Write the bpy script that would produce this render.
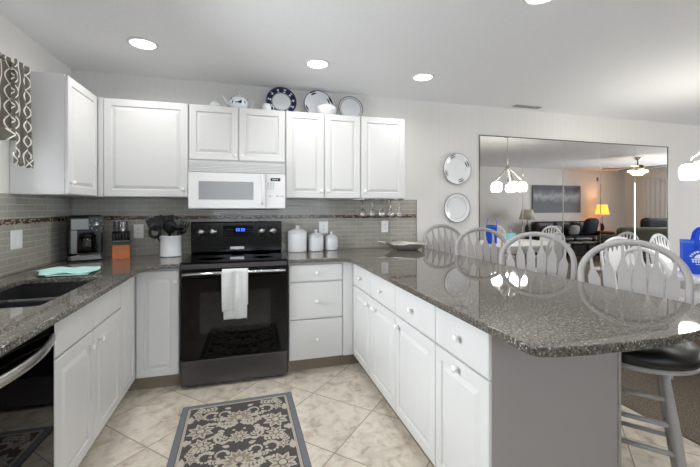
import bpy, bmesh, math, random
from math import sin, cos, pi, radians, sqrt, atan2
from mathutils import Vector, Matrix
random.seed(7)
for o in list(bpy.data.objects): bpy.data.objects.remove(o)
S = bpy.context.scene
C = S.collection

# ------------------------------------------------------------------ camera, world, lights, exposure
CAM_H = 1.3148
cam = bpy.data.objects.new('camera', bpy.data.cameras.new('camera')); C.objects.link(cam)
cam.location = (0, 0, CAM_H); cam.rotation_euler = (pi/2, 0, -0.2774)
cam.data.sensor_width = 36; cam.data.lens = 361.97/700*36
cam.data.shift_y = -25.6/700; cam.data.clip_start = 0.02
S.camera = cam
W = bpy.data.worlds.new('world'); S.world = W; W.use_nodes = True
W.node_tree.nodes['Background'].inputs[0].default_value = (0.80, 0.90, 1.0, 1)
W.node_tree.nodes['Background'].inputs[1].default_value = 2.5
S.view_settings.view_transform = 'Standard'; S.view_settings.look = 'None'
S.view_settings.gamma = 1; S.view_settings.use_curve_mapping = False
S.view_settings.exposure = 0.68
K_CAN, K_WINL, K_WINR, K_ADDF = 2.4, 46.0, 180.0, 146.0
CAN_SPREAD = radians(160)
def area(name, loc, rot, sx, sy, power, col=(1, 1, 1), disk=False, spread=pi):
    L = bpy.data.lights.new(name, 'AREA'); L.shape = 'DISK' if disk else 'RECTANGLE'
    L.size = sx
    if not disk: L.size_y = sy
    L.energy = power; L.color = col; L.spread = spread
    o = bpy.data.objects.new(name, L); C.objects.link(o); o.location = loc; o.rotation_euler = rot
    return o
def point(name, loc, power, col=(1, 1, 1), r=.05):
    L = bpy.data.lights.new(name, 'POINT'); L.energy = power; L.color = col; L.shadow_soft_size = r
    o = bpy.data.objects.new(name, L); C.objects.link(o); o.location = loc; return o
# daylight outside the two windows
area('daylight_window', (-1.60, 1.65, 1.58), (0, -pi/2, 0), 1.0, 1.4, K_WINL, (.93, .97, 1.0))
area('daylight_slider', (11.55, 0.7, 1.1), (0, pi/2, 0), 2.0, 2.6, K_WINR, (.95, .97, 1.0))

area('added_front_fill', (.6, -1.82, 1.55), (pi/2, 0, pi), 2.8, 1.15, K_ADDF, (.97, .98, 1.0))  # added fill light behind the camera, evens the daylight on the cabinets
# ------------------------------------------------------------------ dimensions
XW, YW, ZC = -1.377, 3.463, 2.443
XF, YFAR = 11.3, -1.57
XL, YB, XP = -0.754, 2.858, 0.839      # cabinet door faces
YU, XUL = 3.139, -1.078
ZCT = 0.914

# ------------------------------------------------------------------ materials
def lin(c):
    c = c/255.0
    return c/12.92 if c <= .04045 else ((c+.055)/1.055)**2.4
def rgb(r, g, b): return (lin(r), lin(g), lin(b), 1)
MATS = {}
class N:
    """tiny node helper"""
    def __init__(s, name):
        s.m = bpy.data.materials.new(name); s.m.use_nodes = True
        s.t = s.m.node_tree; s.b = s.t.nodes['Principled BSDF']
        MATS[name] = s.m
    def n(s, ty, **kw):
        nd = s.t.nodes.new(ty)
        for k, v in kw.items():
            if k.startswith('i_'):
                key = k[2:]; key = int(key) if key.isdigit() else key.replace('_', ' ')
                s.put(nd, key, v)
            else: setattr(nd, k, v)
        return nd
    def put(s, nd, key, v):
        sock = nd.inputs[key]
        if isinstance(v, bpy.types.NodeSocket): s.t.links.new(v, sock)
        elif isinstance(v, bpy.types.Node): s.t.links.new(v.outputs[0], sock)
        else: sock.default_value = v
    def math(s, op, a, b=0.0, c=None):
        nd = s.n('ShaderNodeMath', operation=op); s.put(nd, 0, a); s.put(nd, 1, b)
        if c is not None: s.put(nd, 2, c)
        return nd.outputs[0]
    def obj(s): return s.n('ShaderNodeTexCoord').outputs['Object']
    def xyz(s, v):
        nd = s.n('ShaderNodeSeparateXYZ'); s.put(nd, 0, v); return nd.outputs
    def vec(s, x, y, z=0.0):
        nd = s.n('ShaderNodeCombineXYZ'); s.put(nd, 0, x); s.put(nd, 1, y); s.put(nd, 2, z); return nd.outputs[0]
    def noise(s, v, scale, detail=3, rough=.5, dist=0.0):
        nd = s.n('ShaderNodeTexNoise'); s.put(nd, 'Vector', v); s.put(nd, 'Scale', scale)
        s.put(nd, 'Detail', detail); s.put(nd, 'Roughness', rough); s.put(nd, 'Distortion', dist); return nd.outputs['Fac']
    def ramp(s, f, stops, const=False):
        nd = s.n('ShaderNodeValToRGB'); s.put(nd, 0, f); r = nd.color_ramp
        if const: r.interpolation = 'CONSTANT'
        while len(r.elements) < len(stops): r.elements.new(.5)
        for e, (p, c) in zip(r.elements, stops): e.position = p; e.color = c
        return nd.outputs[0]
    def mix(s, f, a, b):
        nd = s.n('ShaderNodeMix', data_type='RGBA'); s.put(nd, 0, f); s.put(nd, 6, a); s.put(nd, 7, b); return nd.outputs[2]
    def bump(s, h, strength=.2, dist=.002):
        nd = s.n('ShaderNodeBump'); s.put(nd, 'Height', h); s.put(nd, 'Strength', strength); s.put(nd, 'Distance', dist)
        s.put(s.b, 'Normal', nd.outputs[0])
    def set(s, **kw):
        for k, v in kw.items(): s.put(s.b, k.replace('_', ' '), v)
        return s.m
def plain(name, c, rough=.5, metal=0.0, var=0.04, scale=6.0, spec=.5, **kw):
    s = N(name); f = s.noise(s.obj(), scale, 3)
    col = rgb(*c)
    a = tuple(min(1, x*(1-var)) for x in col[:3])+(1,); b = tuple(min(1, x*(1+var)) for x in col[:3])+(1,)
    s.set(Base_Color=s.mix(f, a, b), Roughness=rough, Metallic=metal)
    s.put(s.b, 'Specular IOR Level', spec)
    for k, v in kw.items(): s.put(s.b, k.replace('_', ' '), v)
    return s.m
def emit(name, c, st):
    s = N(name); f = s.noise(s.obj(), 4, 1)
    s.set(Base_Color=rgb(*c), Emission_Color=s.mix(f, rgb(*c), rgb(*[min(255, x+4) for x in c])), Emission_Strength=st); return s.m

WHITE = plain('white_thermofoil', (219, 219, 218), .32, var=.012)
TAUPE = plain('end_panel_shaded_laminate', (162, 156, 154), .45, var=.02)  # grey lowered so the colour carries the end panel's shade
TOE = plain('toe_kick_vinyl', (142, 130, 115), .5, var=.04)
KNOB = plain('knob_ceramic', (240, 240, 238), .15, var=.01)
CERAM = plain('white_ceramic', (226, 228, 230), .12, var=.012)
APPW = plain('appliance_white', (230, 230, 230), .22, var=.01)
GREYSCR = plain('microwave_screen', (150, 152, 154), .2, var=.03)
VENTG = plain('vent_grey', (196, 196, 196), .4, var=.03)
BLK = plain('black_gloss_glass', (3, 3, 3), .03, var=.1, spec=.26)
BLKP = plain('black_plastic', (7, 7, 8), .3, var=.1)
BLKM = plain('black_matte', (9, 9, 10), .55, var=.1)
BLKST = plain('black_stainless', (84, 81, 83), .3, .6, var=.06, scale=20)
CHROME = plain('chrome', (225, 225, 228), .12, 1.0, var=.02)
STEEL = plain('brushed_steel', (190, 188, 184), .3, 1.0, var=.05, scale=40)
NICKEL = plain('satin_nickel', (200, 198, 192), .22, 1.0, var=.03)
PEWTER = plain('pewter', (226, 223, 216), .42, .9, var=.16, scale=30)
DSTEEL = plain('dark_brushed_steel', (104, 102, 99), .28, 1.0, var=.08, scale=30)
SINKM = plain('sink_composite', (42, 42, 44), .35, var=.2, scale=60)
PLATEW = plain('outlet_plastic', (242, 242, 242), .3, var=.01)
PLATES = plain('outlet_slot', (120, 120, 120), .4)
TEAL = plain('teal_cloth', (184, 224, 217), .85, var=.05, scale=40)
ORANGE = plain('orange_wood', (178, 90, 6), .35, var=.22, scale=14)
LEATH = plain('black_leather', (16, 15, 15), .4, var=.2, scale=30)
CHAIRG = plain('chair_grey_paint', (164, 161, 159), .38, var=.02)
CHAIRW = plain('chair_white_paint', (238, 238, 238), .35, var=.02)
TABLEW = plain('table_white', (232, 232, 232), .3, var=.02)
BAGB = plain('bag_blue', (20, 84, 226), .55, var=.06)
BAGT = plain('bag_blue_trim', (70, 130, 240), .5, var=.04)
INKW = plain('print_white', (236, 240, 250), .6, var=.01)
SOFA = plain('sofa_black_leather', (26, 25, 27), .4, var=.2)
CUSH = plain('cushion_navy', (22, 28, 42), .8, var=.2)
CUSHW = plain('cushion_pale', (160, 160, 158), .8, var=.1)
LOVE = N('loveseat_weave'); LOVE.set(Base_Color=LOVE.ramp(LOVE.noise(LOVE.obj(), 26, 5, .7), [(.35, rgb(52, 50, 40)), (.5, rgb(92, 88, 72)), (.65, rgb(64, 60, 50))]), Roughness=.9); LOVE = LOVE.m
DKWOOD = plain('dark_wood', (40, 30, 26), .35, var=.3, scale=12)
SHADEY = emit('lamp_shade_lit', (255, 176, 60), 1.4)
SHADEP = plain('lamp_shade_pale', (206, 202, 190), .8)
GLOW = emit('opal_glass_lit', (255, 250, 240), 12.0)
GLOWF = emit('fan_glass_lit', (255, 236, 205), 9.0)
CANL = emit('can_lens', (255, 252, 246), 9.0)
CLOCK = emit('clock_digits', (70, 110, 255), 3.0)
CLOCKM = emit('clock_digits_pale', (160, 190, 170), .5)
CASING = plain('window_casing_white', (238, 238, 238), .4, var=.01)
SHEER = plain('sheer_white', (235, 235, 235), .9, var=.03)
CANT = plain('can_trim_white', (236, 236, 236), .4, var=.01)
VENTD = plain('register_grey', (150, 150, 150), .5)
BASEW = plain('baseboard_white', (232, 232, 230), .4, var=.01)

s = N('wall_paper'); o_ = s.xyz(s.obj())
st = s.math('ADD', o_[0], o_[1]); st = s.noise(s.vec(s.math('MULTIPLY', st, 26.0), 0.0, 0.0), 1.0, 2)
fi = s.noise(s.obj(), 90, 2)
s.set(Base_Color=s.mix(s.math('ADD', s.math('MULTIPLY', st, .7), s.math('MULTIPLY', fi, .3)), rgb(222, 220, 216), rgb(236, 234, 231)), Roughness=.6); WALL = s.m
s = N('ceiling_texture'); n1 = s.noise(s.obj(), 34, 4, .6)
s.set(Base_Color=s.mix(n1, rgb(238, 239, 240), rgb(246, 246, 247)), Roughness=.8); s.bump(n1, .35, .006); CEIL = s.m

def granite(name):
    s = N(name); v = s.obj()
    a = s.noise(v, 105, 4, .75); b = s.noise(v, 9, 3)
    base = s.ramp(a, [(.36, rgb(30, 28, 25)), (.46, rgb(84, 79, 73)), (.55, rgb(108, 103, 96)), (.66, rgb(164, 159, 151))])
    base = s.mix(s.math('MULTIPLY', b, .5), base, rgb(82, 78, 73))
    vo = s.n('ShaderNodeTexVoronoi'); s.put(vo, 'Vector', v); s.put(vo, 'Scale', 135)
    pick = s.math('GREATER_THAN', s.xyz(vo.outputs['Color'])[0], .84)
    sp = s.math('MULTIPLY', s.math('LESS_THAN', vo.outputs['Distance'], .33), pick)
    col = s.mix(s.math('MULTIPLY', sp, .85), base, rgb(184, 180, 173))
    s.set(Base_Color=col, Roughness=.035); s.put(s.b, 'IOR', 1.5)
    return s.m
GRAN = granite('speckled_granite')

def tile_mat(name, axis):
    s = N(name); p = s.xyz(s.obj()); u = p[0] if axis == 'x' else p[1]
    br = s.n('ShaderNodeTexBrick'); br.offset = .5
    s.put(br, 'Vector', s.vec(u, p[2])); s.put(br, 'Scale', 1.0)
    s.put(br, 'Brick Width', .150); s.put(br, 'Row Height', .0405); s.put(br, 'Mortar Size', .0017); s.put(br, 'Bias', 0.0)
    s.put(br, 'Color1', rgb(160, 157, 148)); s.put(br, 'Color2', rgb(171, 168, 159)); s.put(br, 'Mortar', rgb(192, 190, 183))
    s.set(Base_Color=br.outputs[0], Roughness=s.math('ADD', s.math('MULTIPLY', br.outputs[1], .5), .1))
    nb = s.math('ADD', s.math('MULTIPLY', br.outputs[1], -1.0), s.math('MULTIPLY', s.noise(s.obj(), 14, 2), .25))
    s.bump(nb, .3, .002); return s.m
TILEX, TILEY = tile_mat('glass_tile_back', 'x'), tile_mat('glass_tile_left', 'y')
def mosaic_mat(name, axis):
    s = N(name); p = s.xyz(s.obj()); u = p[0] if axis == 'x' else p[1]
    br = s.n('ShaderNodeTexBrick'); br.offset = .5
    s.put(br, 'Vector', s.vec(u, p[2])); s.put(br, 'Scale', 1.0)
    s.put(br, 'Brick Width', .021); s.put(br, 'Row Height', .011); s.put(br, 'Mortar Size', .001)
    s.put(br, 'Color1', (0, 0, 0, 1)); s.put(br, 'Color2', (1, 1, 1, 1)); s.put(br, 'Mortar', (.5, .5, .5, 1))
    col = s.ramp(br.outputs[0], [(0, rgb(62, 46, 40)), (.3, rgb(122, 98, 82)), (.55, rgb(52, 46, 44)), (.8, rgb(178, 160, 142))])
    s.set(Base_Color=col, Roughness=.15); return s.m
MOSX, MOSY = mosaic_mat('mosaic_back', 'x'), mosaic_mat('mosaic_left', 'y')

s = N('floor_tile'); p = s.xyz(s.obj()); k = 1/sqrt(2)/.462
a = s.math('ADD', s.math('MULTIPLY', s.math('ADD', p[0], p[1]), k), -.5835+20)
b = s.math('ADD', s.math('MULTIPLY', s.math('SUBTRACT', p[1], p[0]), k), -.199+20)
br = s.n('ShaderNodeTexBrick'); br.offset = 0; s.put(br, 'Vector', s.vec(a, b)); s.put(br, 'Scale', 1.0)
s.put(br, 'Brick Width', 1.0); s.put(br, 'Row Height', 1.0); s.put(br, 'Mortar Size', .007)
s.put(br, 'Color1', (0, 0, 0, 1)); s.put(br, 'Color2', (1, 1, 1, 1)); s.put(br, 'Mortar', (.5, .5, .5, 1))
ti = s.xyz(br.outputs[0])[0]
off = s.vec(s.math('MULTIPLY', ti, 7.0), s.math('MULTIPLY', ti, -4.0), s.math('MULTIPLY', ti, 3.0))
va = s.n('ShaderNodeVectorMath', operation='ADD'); s.put(va, 0, s.obj()); s.put(va, 1, off)
n1 = s.noise(va.outputs[0], 4.2, 7, .62, 1.2); n2 = s.noise(va.outputs[0], 13, 6, .65, .6)
c1 = s.ramp(n1, [(.28, rgb(168, 152, 134)), (.41, rgb(206, 194, 178)), (.54, rgb(231, 221, 205)), (.68, rgb(218, 209, 196))])
c2 = s.ramp(n2, [(.34, rgb(150, 134, 117)), (.48, rgb(219, 209, 194)), (.62, rgb(235, 228, 216))])
c = s.mix(.42, c1, c2); c = s.mix(br.outputs[1], c, rgb(150, 138, 124))
s.set(Base_Color=c, Roughness=s.math('ADD', s.math('MULTIPLY', br.outputs[1], .4), .24)); s.bump(s.math('MULTIPLY', br.outputs[1], -1.0), .3, .002); FLOOR = s.m
s = N('carpet_pile'); n1 = s.noise(s.obj(), 150, 3, .8)
s.set(Base_Color=s.ramp(n1, [(.36, rgb(74, 62, 52)), (.5, rgb(128, 113, 98)), (.64, rgb(178, 164, 148))]), Roughness=.95); s.bump(n1, 1.0, .012); CARPET = s.m
s = N('mirror_glass'); s.set(Base_Color=s.mix(s.noise(s.obj(), 2, 1), (.80, .80, .79, 1), (.82, .82, .81, 1)), Metallic=1.0, Roughness=0.0); MIRR = s.m
def glass(name, tint=(1, 1, 1, 1), ior=1.45):
    s = N(name); s.set(Base_Color=s.mix(s.noise(s.obj(), 3, 1), tint, tint), Roughness=0.0, Transmission_Weight=1.0, IOR=ior); return s.m
GLASS = glass('clear_glass', (1, 1, 1, 1), 1.5); DGLASS = glass('dark_carafe_glass', (.25, .25, .25, 1))
s = N('window_pane'); tr = s.n('ShaderNodeBsdfTransparent'); gl = s.n('ShaderNodeBsdfGlossy'); s.put(gl, 'Roughness', 0.0)
fr = s.n('ShaderNodeFresnel'); ms = s.n('ShaderNodeMixShader'); s.put(ms, 0, fr.outputs[0]); s.put(ms, 1, tr.outputs[0]); s.put(ms, 2, gl.outputs[0])
s.t.links.new(ms.outputs[0], s.t.nodes['Material Output'].inputs[0]); PANE = s.m

# curtain: interlocking ovals
s = N('curtain_trellis'); p = s.xyz(s.obj()); u = s.math('MULTIPLY', s.math('ADD', p[1], s.math('MULTIPLY', p[0], .6)), 1/.115)
ph = s.math('MULTIPLY', p[2], 2*pi/.165); w = s.math('MULTIPLY', s.math('COSINE', ph), .27)
def dist_line(uu): return s.math('ABSOLUTE', s.math('SUBTRACT', s.math('FRACT', uu), .5))
l1 = dist_line(s.math('ADD', u, w)); l2 = dist_line(s.math('SUBTRACT', u, w))
l3 = dist_line(s.math('ADD', s.math('ADD', u, .5), s.math('MULTIPLY', s.math('COSINE', ph), .05)))
ln = s.math('LESS_THAN', s.math('MINIMUM', s.math('MINIMUM', l1, l2), s.math('MULTIPLY', l3, 1.6)), .042)
s.set(Base_Color=s.mix(ln, rgb(106, 101, 91), rgb(232, 230, 224)), Roughness=.85); s.bump(s.noise(s.obj(), 400, 2), .1, .001); CURT = s.m

# decorated plates (pattern, and one shaded edge, in the plate's own radius)
def ring_mat(name, stops, rough=.12, spots=None):
    s = N(name); p = s.xyz(s.obj()); r = s.math('SQRT', s.math('ADD', s.math('MULTIPLY', p[0], p[0]), s.math('MULTIPLY', p[1], p[1])))
    r = s.math('MULTIPLY', r, 5.0)
    col = s.ramp(r, stops, True)
    if spots:
        r0, r1, nrep, c1 = spots
        an = s.math('ARCTAN2', p[1], p[0]); w1 = s.math('SINE', s.math('MULTIPLY', an, float(nrep)))
        w2 = s.math('SINE', s.math('ADD', s.math('MULTIPLY', r, 60.0), s.math('MULTIPLY', an, 3.0)))
        inside = s.math('MULTIPLY', s.math('GREATER_THAN', r, r0*5), s.math('LESS_THAN', r, r1*5))
        f = s.math('MULTIPLY', inside, s.math('GREATER_THAN', s.math('ADD', w1, s.math('MULTIPLY', w2, .35)), .78))
        col = s.mix(f, col, c1)
    s.set(Base_Color=col, Roughness=rough); return s.m
PW = rgb(226, 230, 234); NV = rgb(24, 30, 66)
P_BLUE = ring_mat('plate_blue_rim', [(0, PW), (.40, NV), (.42, PW), (.435, NV), (.64, rgb(60, 66, 100)), (.66, NV)], spots=(.092, .124, 11, PW))
P_BAND = ring_mat('plate_navy_edge', [(0, PW), (.655, NV)], spots=(.102, .132, 4, NV))
P_DARK = ring_mat('plate_dark_ring', [(0, PW), (.49, rgb(60, 60, 64)), (.51, rgb(214, 216, 218)), (.54, rgb(190, 192, 194)), (.585, rgb(60, 60, 64))])
P_SWIRL = ring_mat('plate_swirl_shaded_edge', [(0, rgb(240, 241, 243)), (.56, rgb(205, 206, 208)), (.57, rgb(240, 241, 243)), (.825, rgb(84, 82, 84))], spots=(.118, .16, 4, rgb(110, 106, 104)))  # outermost dark ring is edge shading put into the colour
P_SILV = ring_mat('plate_silver_rim', [(0, rgb(238, 240, 242)), (.58, rgb(170, 172, 174)), (.60, rgb(236, 238, 240)), (.765, rgb(120, 120, 122))])
s = N('teapot_glaze'); p = s.xyz(s.obj()); an = s.noise(s.obj(), 24, 2, .5, .8)
f = s.math('MULTIPLY', s.math('GREATER_THAN', an, .60), s.math('GREATER_THAN', p[2], .05))
s.set(Base_Color=s.mix(f, rgb(232, 236, 240), rgb(36, 44, 84)), Roughness=.12); POTM = s.m
s = N('seascape_paint'); p = s.xyz(s.obj()); n1 = s.noise(s.vec(s.math('MULTIPLY', p[0], 1.6), p[2], p[2]), 3.2, 6, .6, .5)
h = s.math('ADD', s.math('MULTIPLY', p[2], 1.1), s.math('MULTIPLY', n1, .45))
s.set(Base_Color=s.ramp(h, [(.12, rgb(98, 102, 106)), (.32, rgb(168, 172, 176)), (.42, rgb(120, 126, 132)), (.55, rgb(78, 84, 92)), (.8, rgb(96, 104, 112)), (1, rgb(70, 78, 88))]), Roughness=.6); PAINTM = s.m
s = N('oven_towel_weave'); p = s.xyz(s.obj())
wv = s.n('ShaderNodeTexWave'); s.put(wv, 'Vector', s.obj()); s.put(wv, 'Scale', 90.0); s.put(wv, 'Distortion', 2.0)
s.set(Base_Color=s.mix(s.math('MULTIPLY', wv.outputs[1], s.noise(s.obj(), 60, 2)), rgb(206, 208, 206), rgb(232, 234, 232)), Roughness=.9); s.bump(wv.outputs[1], .5, .002); TOWEL = s.m
RUG0 = plain('rug_charcoal', (82, 79, 77), .95, var=.2, scale=120)
RUG1 = plain('rug_cream', (192, 184, 172), .95, var=.18, scale=160)
RUG2 = plain('rug_border_grey', (118, 122, 128), .95, var=.2, scale=160)
RUG3 = plain('rug_taupe', (150, 136, 122), .95, var=.18, scale=160)

# ------------------------------------------------------------------ mesh builder
class MB:
    def __init__(s): s.b = bmesh.new()
    def box(s, x0, x1, y0, y1, z0, z1, bev=0.0, seg=2, mi=0):
        vs = [s.b.verts.new((x, y, z)) for x in (x0, x1) for y in (y0, y1) for z in (z0, z1)]
        fs = []
        for q in ((0, 1, 3, 2), (4, 6, 7, 5), (0, 4, 5, 1), (2, 3, 7, 6), (0, 2, 6, 4), (1, 5, 7, 3)):
            f = s.b.faces.new([vs[i] for i in q]); f.material_index = mi; fs.append(f)
        if bev > 0:
            es = list({e for f in fs for e in f.edges})
            bmesh.ops.bevel(s.b, geom=es, offset=bev, segments=seg, profile=.5, affect='EDGES', clamp_overlap=True)
        return s
    def lathe(s, prof, center=(0, 0, 0), seg=24, axis='z', mi=0, sx=1, sy=1):
        rings = []
        cx, cy, cz = center
        for r, h in prof:
            ring = []
            for i in range(seg):
                a = 2*pi*i/seg; x, y = r*cos(a)*sx, r*sin(a)*sy
                if axis == 'z': p = (cx+x, cy+y, cz+h)
                elif axis == 'y': p = (cx+x, cy+h, cz+y)
                else: p = (cx+h, cy+x, cz+y)
                ring.append(s.b.verts.new(p))
            rings.append(ring)
        for a, c in zip(rings, rings[1:]):
            for i in range(seg):
                f = s.b.faces.new((a[i], a[(i+1) % seg], c[(i+1) % seg], c[i])); f.smooth = True; f.material_index = mi
        for ring in (rings[0], rings[-1]):
            try: f = s.b.faces.new(ring); f.material_index = mi
            except Exception: pass
        return s
    def tube(s, pts, r, seg=10, flat=None, mi=0, closed=False, up=None):
        """sweep; r number or list; flat=(a,b) elliptical half sizes, a along 'side', b along 'normal'"""
        pts = [Vector(p) for p in pts]; n = len(pts)
        rs = r if isinstance(r, (list, tuple)) else [r]*n
        T = []
        for i in range(n):
            if closed: t = pts[(i+1) % n]-pts[i-1]
            else: t = pts[min(i+1, n-1)]-pts[max(i-1, 0)]
            T.append(t.normalized())
        ref = Vector(up) if up else (Vector((0, 0, 1)) if abs(T[0].z) < .9 else Vector((1, 0, 0)))
        side = T[0].cross(ref).normalized(); rings = []
        for i in range(n):
            if up: side = T[i].cross(ref).normalized()
            else: side = (side-T[i]*side.dot(T[i])).normalized()
            nor = T[i].cross(side).normalized(); ring = []
            fa, fb = flat if flat else (1, 1)
            for k in range(seg):
                a = 2*pi*k/seg
                ring.append(s.b.verts.new(pts[i]+side*(cos(a)*rs[i]*fa)+nor*(sin(a)*rs[i]*fb)))
            rings.append(ring)
        prs = list(zip(rings, rings[1:]))+([(rings[-1], rings[0])] if closed else [])
        for a, c in prs:
            for k in range(seg):
                f = s.b.faces.new((a[k], a[(k+1) % seg], c[(k+1) % seg], c[k])); f.smooth = True; f.material_index = mi
        if not closed:
            for ring in (rings[0], rings[-1]):
                f = s.b.faces.new(ring); f.material_index = mi
        return s
    def prism(s, poly, h0, h1, axis='z', bev=0.0, mi=0, seg=2):
        def P(u, v, h):
            return {'z': (u, v, h), 'y': (u, h, v), 'x': (h, u, v)}[axis]
        a = [s.b.verts.new(P(u, v, h0)) for u, v in poly]; c = [s.b.verts.new(P(u, v, h1)) for u, v in poly]
        n = len(poly); fs = [s.b.faces.new(a[::-1]), s.b.faces.new(c)]
        for i in range(n): fs.append(s.b.faces.new((a[i], a[(i+1) % n], c[(i+1) % n], c[i])))
        for f in fs: f.material_index = mi
        if bev > 0:
            es = list(set(fs[0].edges) | set(fs[1].edges))
            bmesh.ops.bevel(s.b, geom=es, offset=bev, segments=seg, profile=.5, affect='EDGES', clamp_overlap=True)
        return s
    def grid(s, fn, nu, nv, thick=0.0, mi=0, smooth=True):
        g = [[s.b.verts.new(fn(i/(nu-1), j/(nv-1))) for j in range(nv)] for i in range(nu)]
        fs = []
        for i in range(nu-1):
            for j in range(nv-1):
                f = s.b.faces.new((g[i][j], g[i+1][j], g[i+1][j+1], g[i][j+1])); f.smooth = smooth; f.material_index = mi; fs.append(f)
        if thick:
            s.b.normal_update()
            bmesh.ops.solidify(s.b, geom=fs, thickness=thick)
        return s
    def sphere(s, c, r, seg=16, sx=1, sy=1, sz=1, mi=0):
        m = Matrix.Translation(c) @ Matrix.Diagonal((r*sx, r*sy, r*sz, 1))
        g = bmesh.ops.create_uvsphere(s.b, u_segments=seg, v_segments=max(6, seg//2), radius=1, matrix=m)
        for f in {f for v in g['verts'] for f in v.link_faces}: f.smooth = True; f.material_index = mi
        return s
    def xform(s, M):
        bmesh.ops.transform(s.b, matrix=M, verts=s.b.verts); return s
    def build(s, name, mat, parent=None, world=False):
        bmesh.ops.recalc_face_normals(s.b, faces=s.b.faces)
        if world and parent is not None:
            p = parent; off = Vector((0, 0, 0))
            while p: off += p.location; p = p.parent
            bmesh.ops.translate(s.b, verts=s.b.verts, vec=-off)
        me = bpy.data.meshes.new(name); s.b.to_mesh(me); s.b.free()
        for m in (mat if isinstance(mat, (list, tuple)) else [mat]): me.materials.append(m)
        o = bpy.data.objects.new(name, me); C.objects.link(o)
        if parent is not None: o.parent = parent
        return o
def tag(o, label, cat, group=None):
    o['label'] = label; o['category'] = cat
    if group: o['group'] = group
    return o
def thing(name, label, cat, loc=(0, 0, 0), rotz=0.0, group=None):
    o = bpy.data.objects.new(name, None); o.empty_display_size = .05; C.objects.link(o)
    o.location = loc; o.rotation_euler = (0, 0, rotz); return tag(o, label, cat, group)
def struct(name, mb, mat):
    o = mb.build(name, mat); o['kind'] = 'structure'; return o
def dup(root, loc, rotz=None, label=None, group=None, name=None):
    r = root.copy(); C.objects.link(r); r.location = loc
    if rotz is not None: r.rotation_euler = (root.rotation_euler[0], root.rotation_euler[1], rotz)
    if label: r['label'] = label
    if group: r['group'] = group
    for ch in list(root.children):
        c = ch.copy(); C.objects.link(c); c.parent = r
        for g in list(ch.children):
            d = g.copy(); C.objects.link(d); d.parent = c
    return r

# panels: u right, v up, n out of the face
def panel(mb, o, U, V, Nn, w, h, t, raised=True, m=.05):
    o, U, V, Nn = Vector(o), Vector(U), Vector(V), Vector(Nn)
    rings = [(0, 0), (0, t-.005), (.0015, t-.0015), (.006, t)]
    if raised: rings += [(m, t), (m+.003, t-.008), (m+.011, t-.008), (m+.029, t-.001), (m+.033, t)]
    R = []
    for ins, d in rings:
        R.append([mb.b.verts.new(o+U*x+V*y+Nn*d) for x, y in ((ins, ins), (w-ins, ins), (w-ins, h-ins), (ins, h-ins))])
    mb.b.faces.new(R[0][::-1])
    for a, c in zip(R, R[1:]):
        for i in range(4): mb.b.faces.new((a[i], a[(i+1) % 4], c[(i+1) % 4], c[i]))
    mb.b.faces.new(R[-1]); return mb
FR = {'B': lambda a, z, f: ((a, f, z), (1, 0, 0), (0, 0, 1), (0, -1, 0)),      # faces -Y, a = x
      'L': lambda a, z, f: ((f, a, z), (0, 1, 0), (0, 0, 1), (1, 0, 0)),        # faces +X, a = y
      'P': lambda a, z, f: ((f, a, z), (0, 1, 0), (0, 0, 1), (-1, 0, 0))}       # faces -X, a = y
def knob_mb(face, a, z, f):
    prof = [(.0065, 0), (.006, .010), (.0085, .013), (.0145, .019), (.0155, .024), (.012, .029), (.004, .031)]
    mb = MB()
    if face == 'B': mb.lathe([(r, -h) for r, h in prof], (a, f, z), 16, 'y')
    elif face == 'L': mb.lathe(prof, (f, a, z), 16, 'x')
    else: mb.lathe([(r, -h) for r, h in prof], (f, a, z), 16, 'x')
    return mb
def front(parent, kind, face, a0, a1, z0, z1, f, knob=None, gap=.0022):
    """door or drawer front; f is the outside face plane"""
    t = .018; fb = {'B': f+t, 'L': f-t, 'P': f+t}[face]
    o, U, V, Nn = FR[face](a0+gap, z0+gap, fb)
    d = panel(MB(), o, U, V, Nn, a1-a0-2*gap, z1-z0-2*gap, t, kind == 'door', min(.052, (a1-a0)*.2)).build(kind, WHITE, parent, True)
    if knob: knob_mb(face, knob[0], knob[1], f).build('knob', KNOB, d, True)
    return d

# ------------------------------------------------------------------ room shell
struct('floor', MB().box(XW, XF, YFAR, YW, -.05, 0), FLOOR)
struct('floor', MB().box(2.41, XF, YFAR, YW, 0, .006), CARPET)
struct('ceiling', MB().box(XW, XF, YFAR, YW, ZC, ZC+.05), CEIL)
struct('wall_back', MB().box(XW-.1, XF+.1, YW, YW+.1, 0, ZC), WALL)
FX0, FX1, FZ0, FZ1 = -.8, 2.0, .95, 2.1  # opening for the added window behind the camera
struct('wall_front', MB().box(XW-.1, FX0, YFAR-.1, YFAR, 0, ZC).box(FX1, XF+.1, YFAR-.1, YFAR, 0, ZC).box(FX0, FX1, YFAR-.1, YFAR, 0, FZ0).box(FX0, FX1, YFAR-.1, YFAR, FZ1, ZC), WALL)
WY0, WY1, WZ0, WZ1 = .95, 2.40, 1.08, 2.05
struct('wall_left', MB().box(XW-.1, XW, YFAR, WY0, 0, ZC).box(XW-.1, XW, WY1, YW, 0, ZC).box(XW-.1, XW, WY0, WY1, 0, WZ0).box(XW-.1, XW, WY0, WY1, WZ1, ZC), WALL)
SY0, SY1, SZ1 = -.6, 2.0, 2.08
struct('wall_right', MB().box(XF, XF+.1, YFAR, SY0, 0, ZC).box(XF, XF+.1, SY1, YW, 0, ZC).box(XF, XF+.1, SY0, SY1, SZ1, ZC), WALL)
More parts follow.
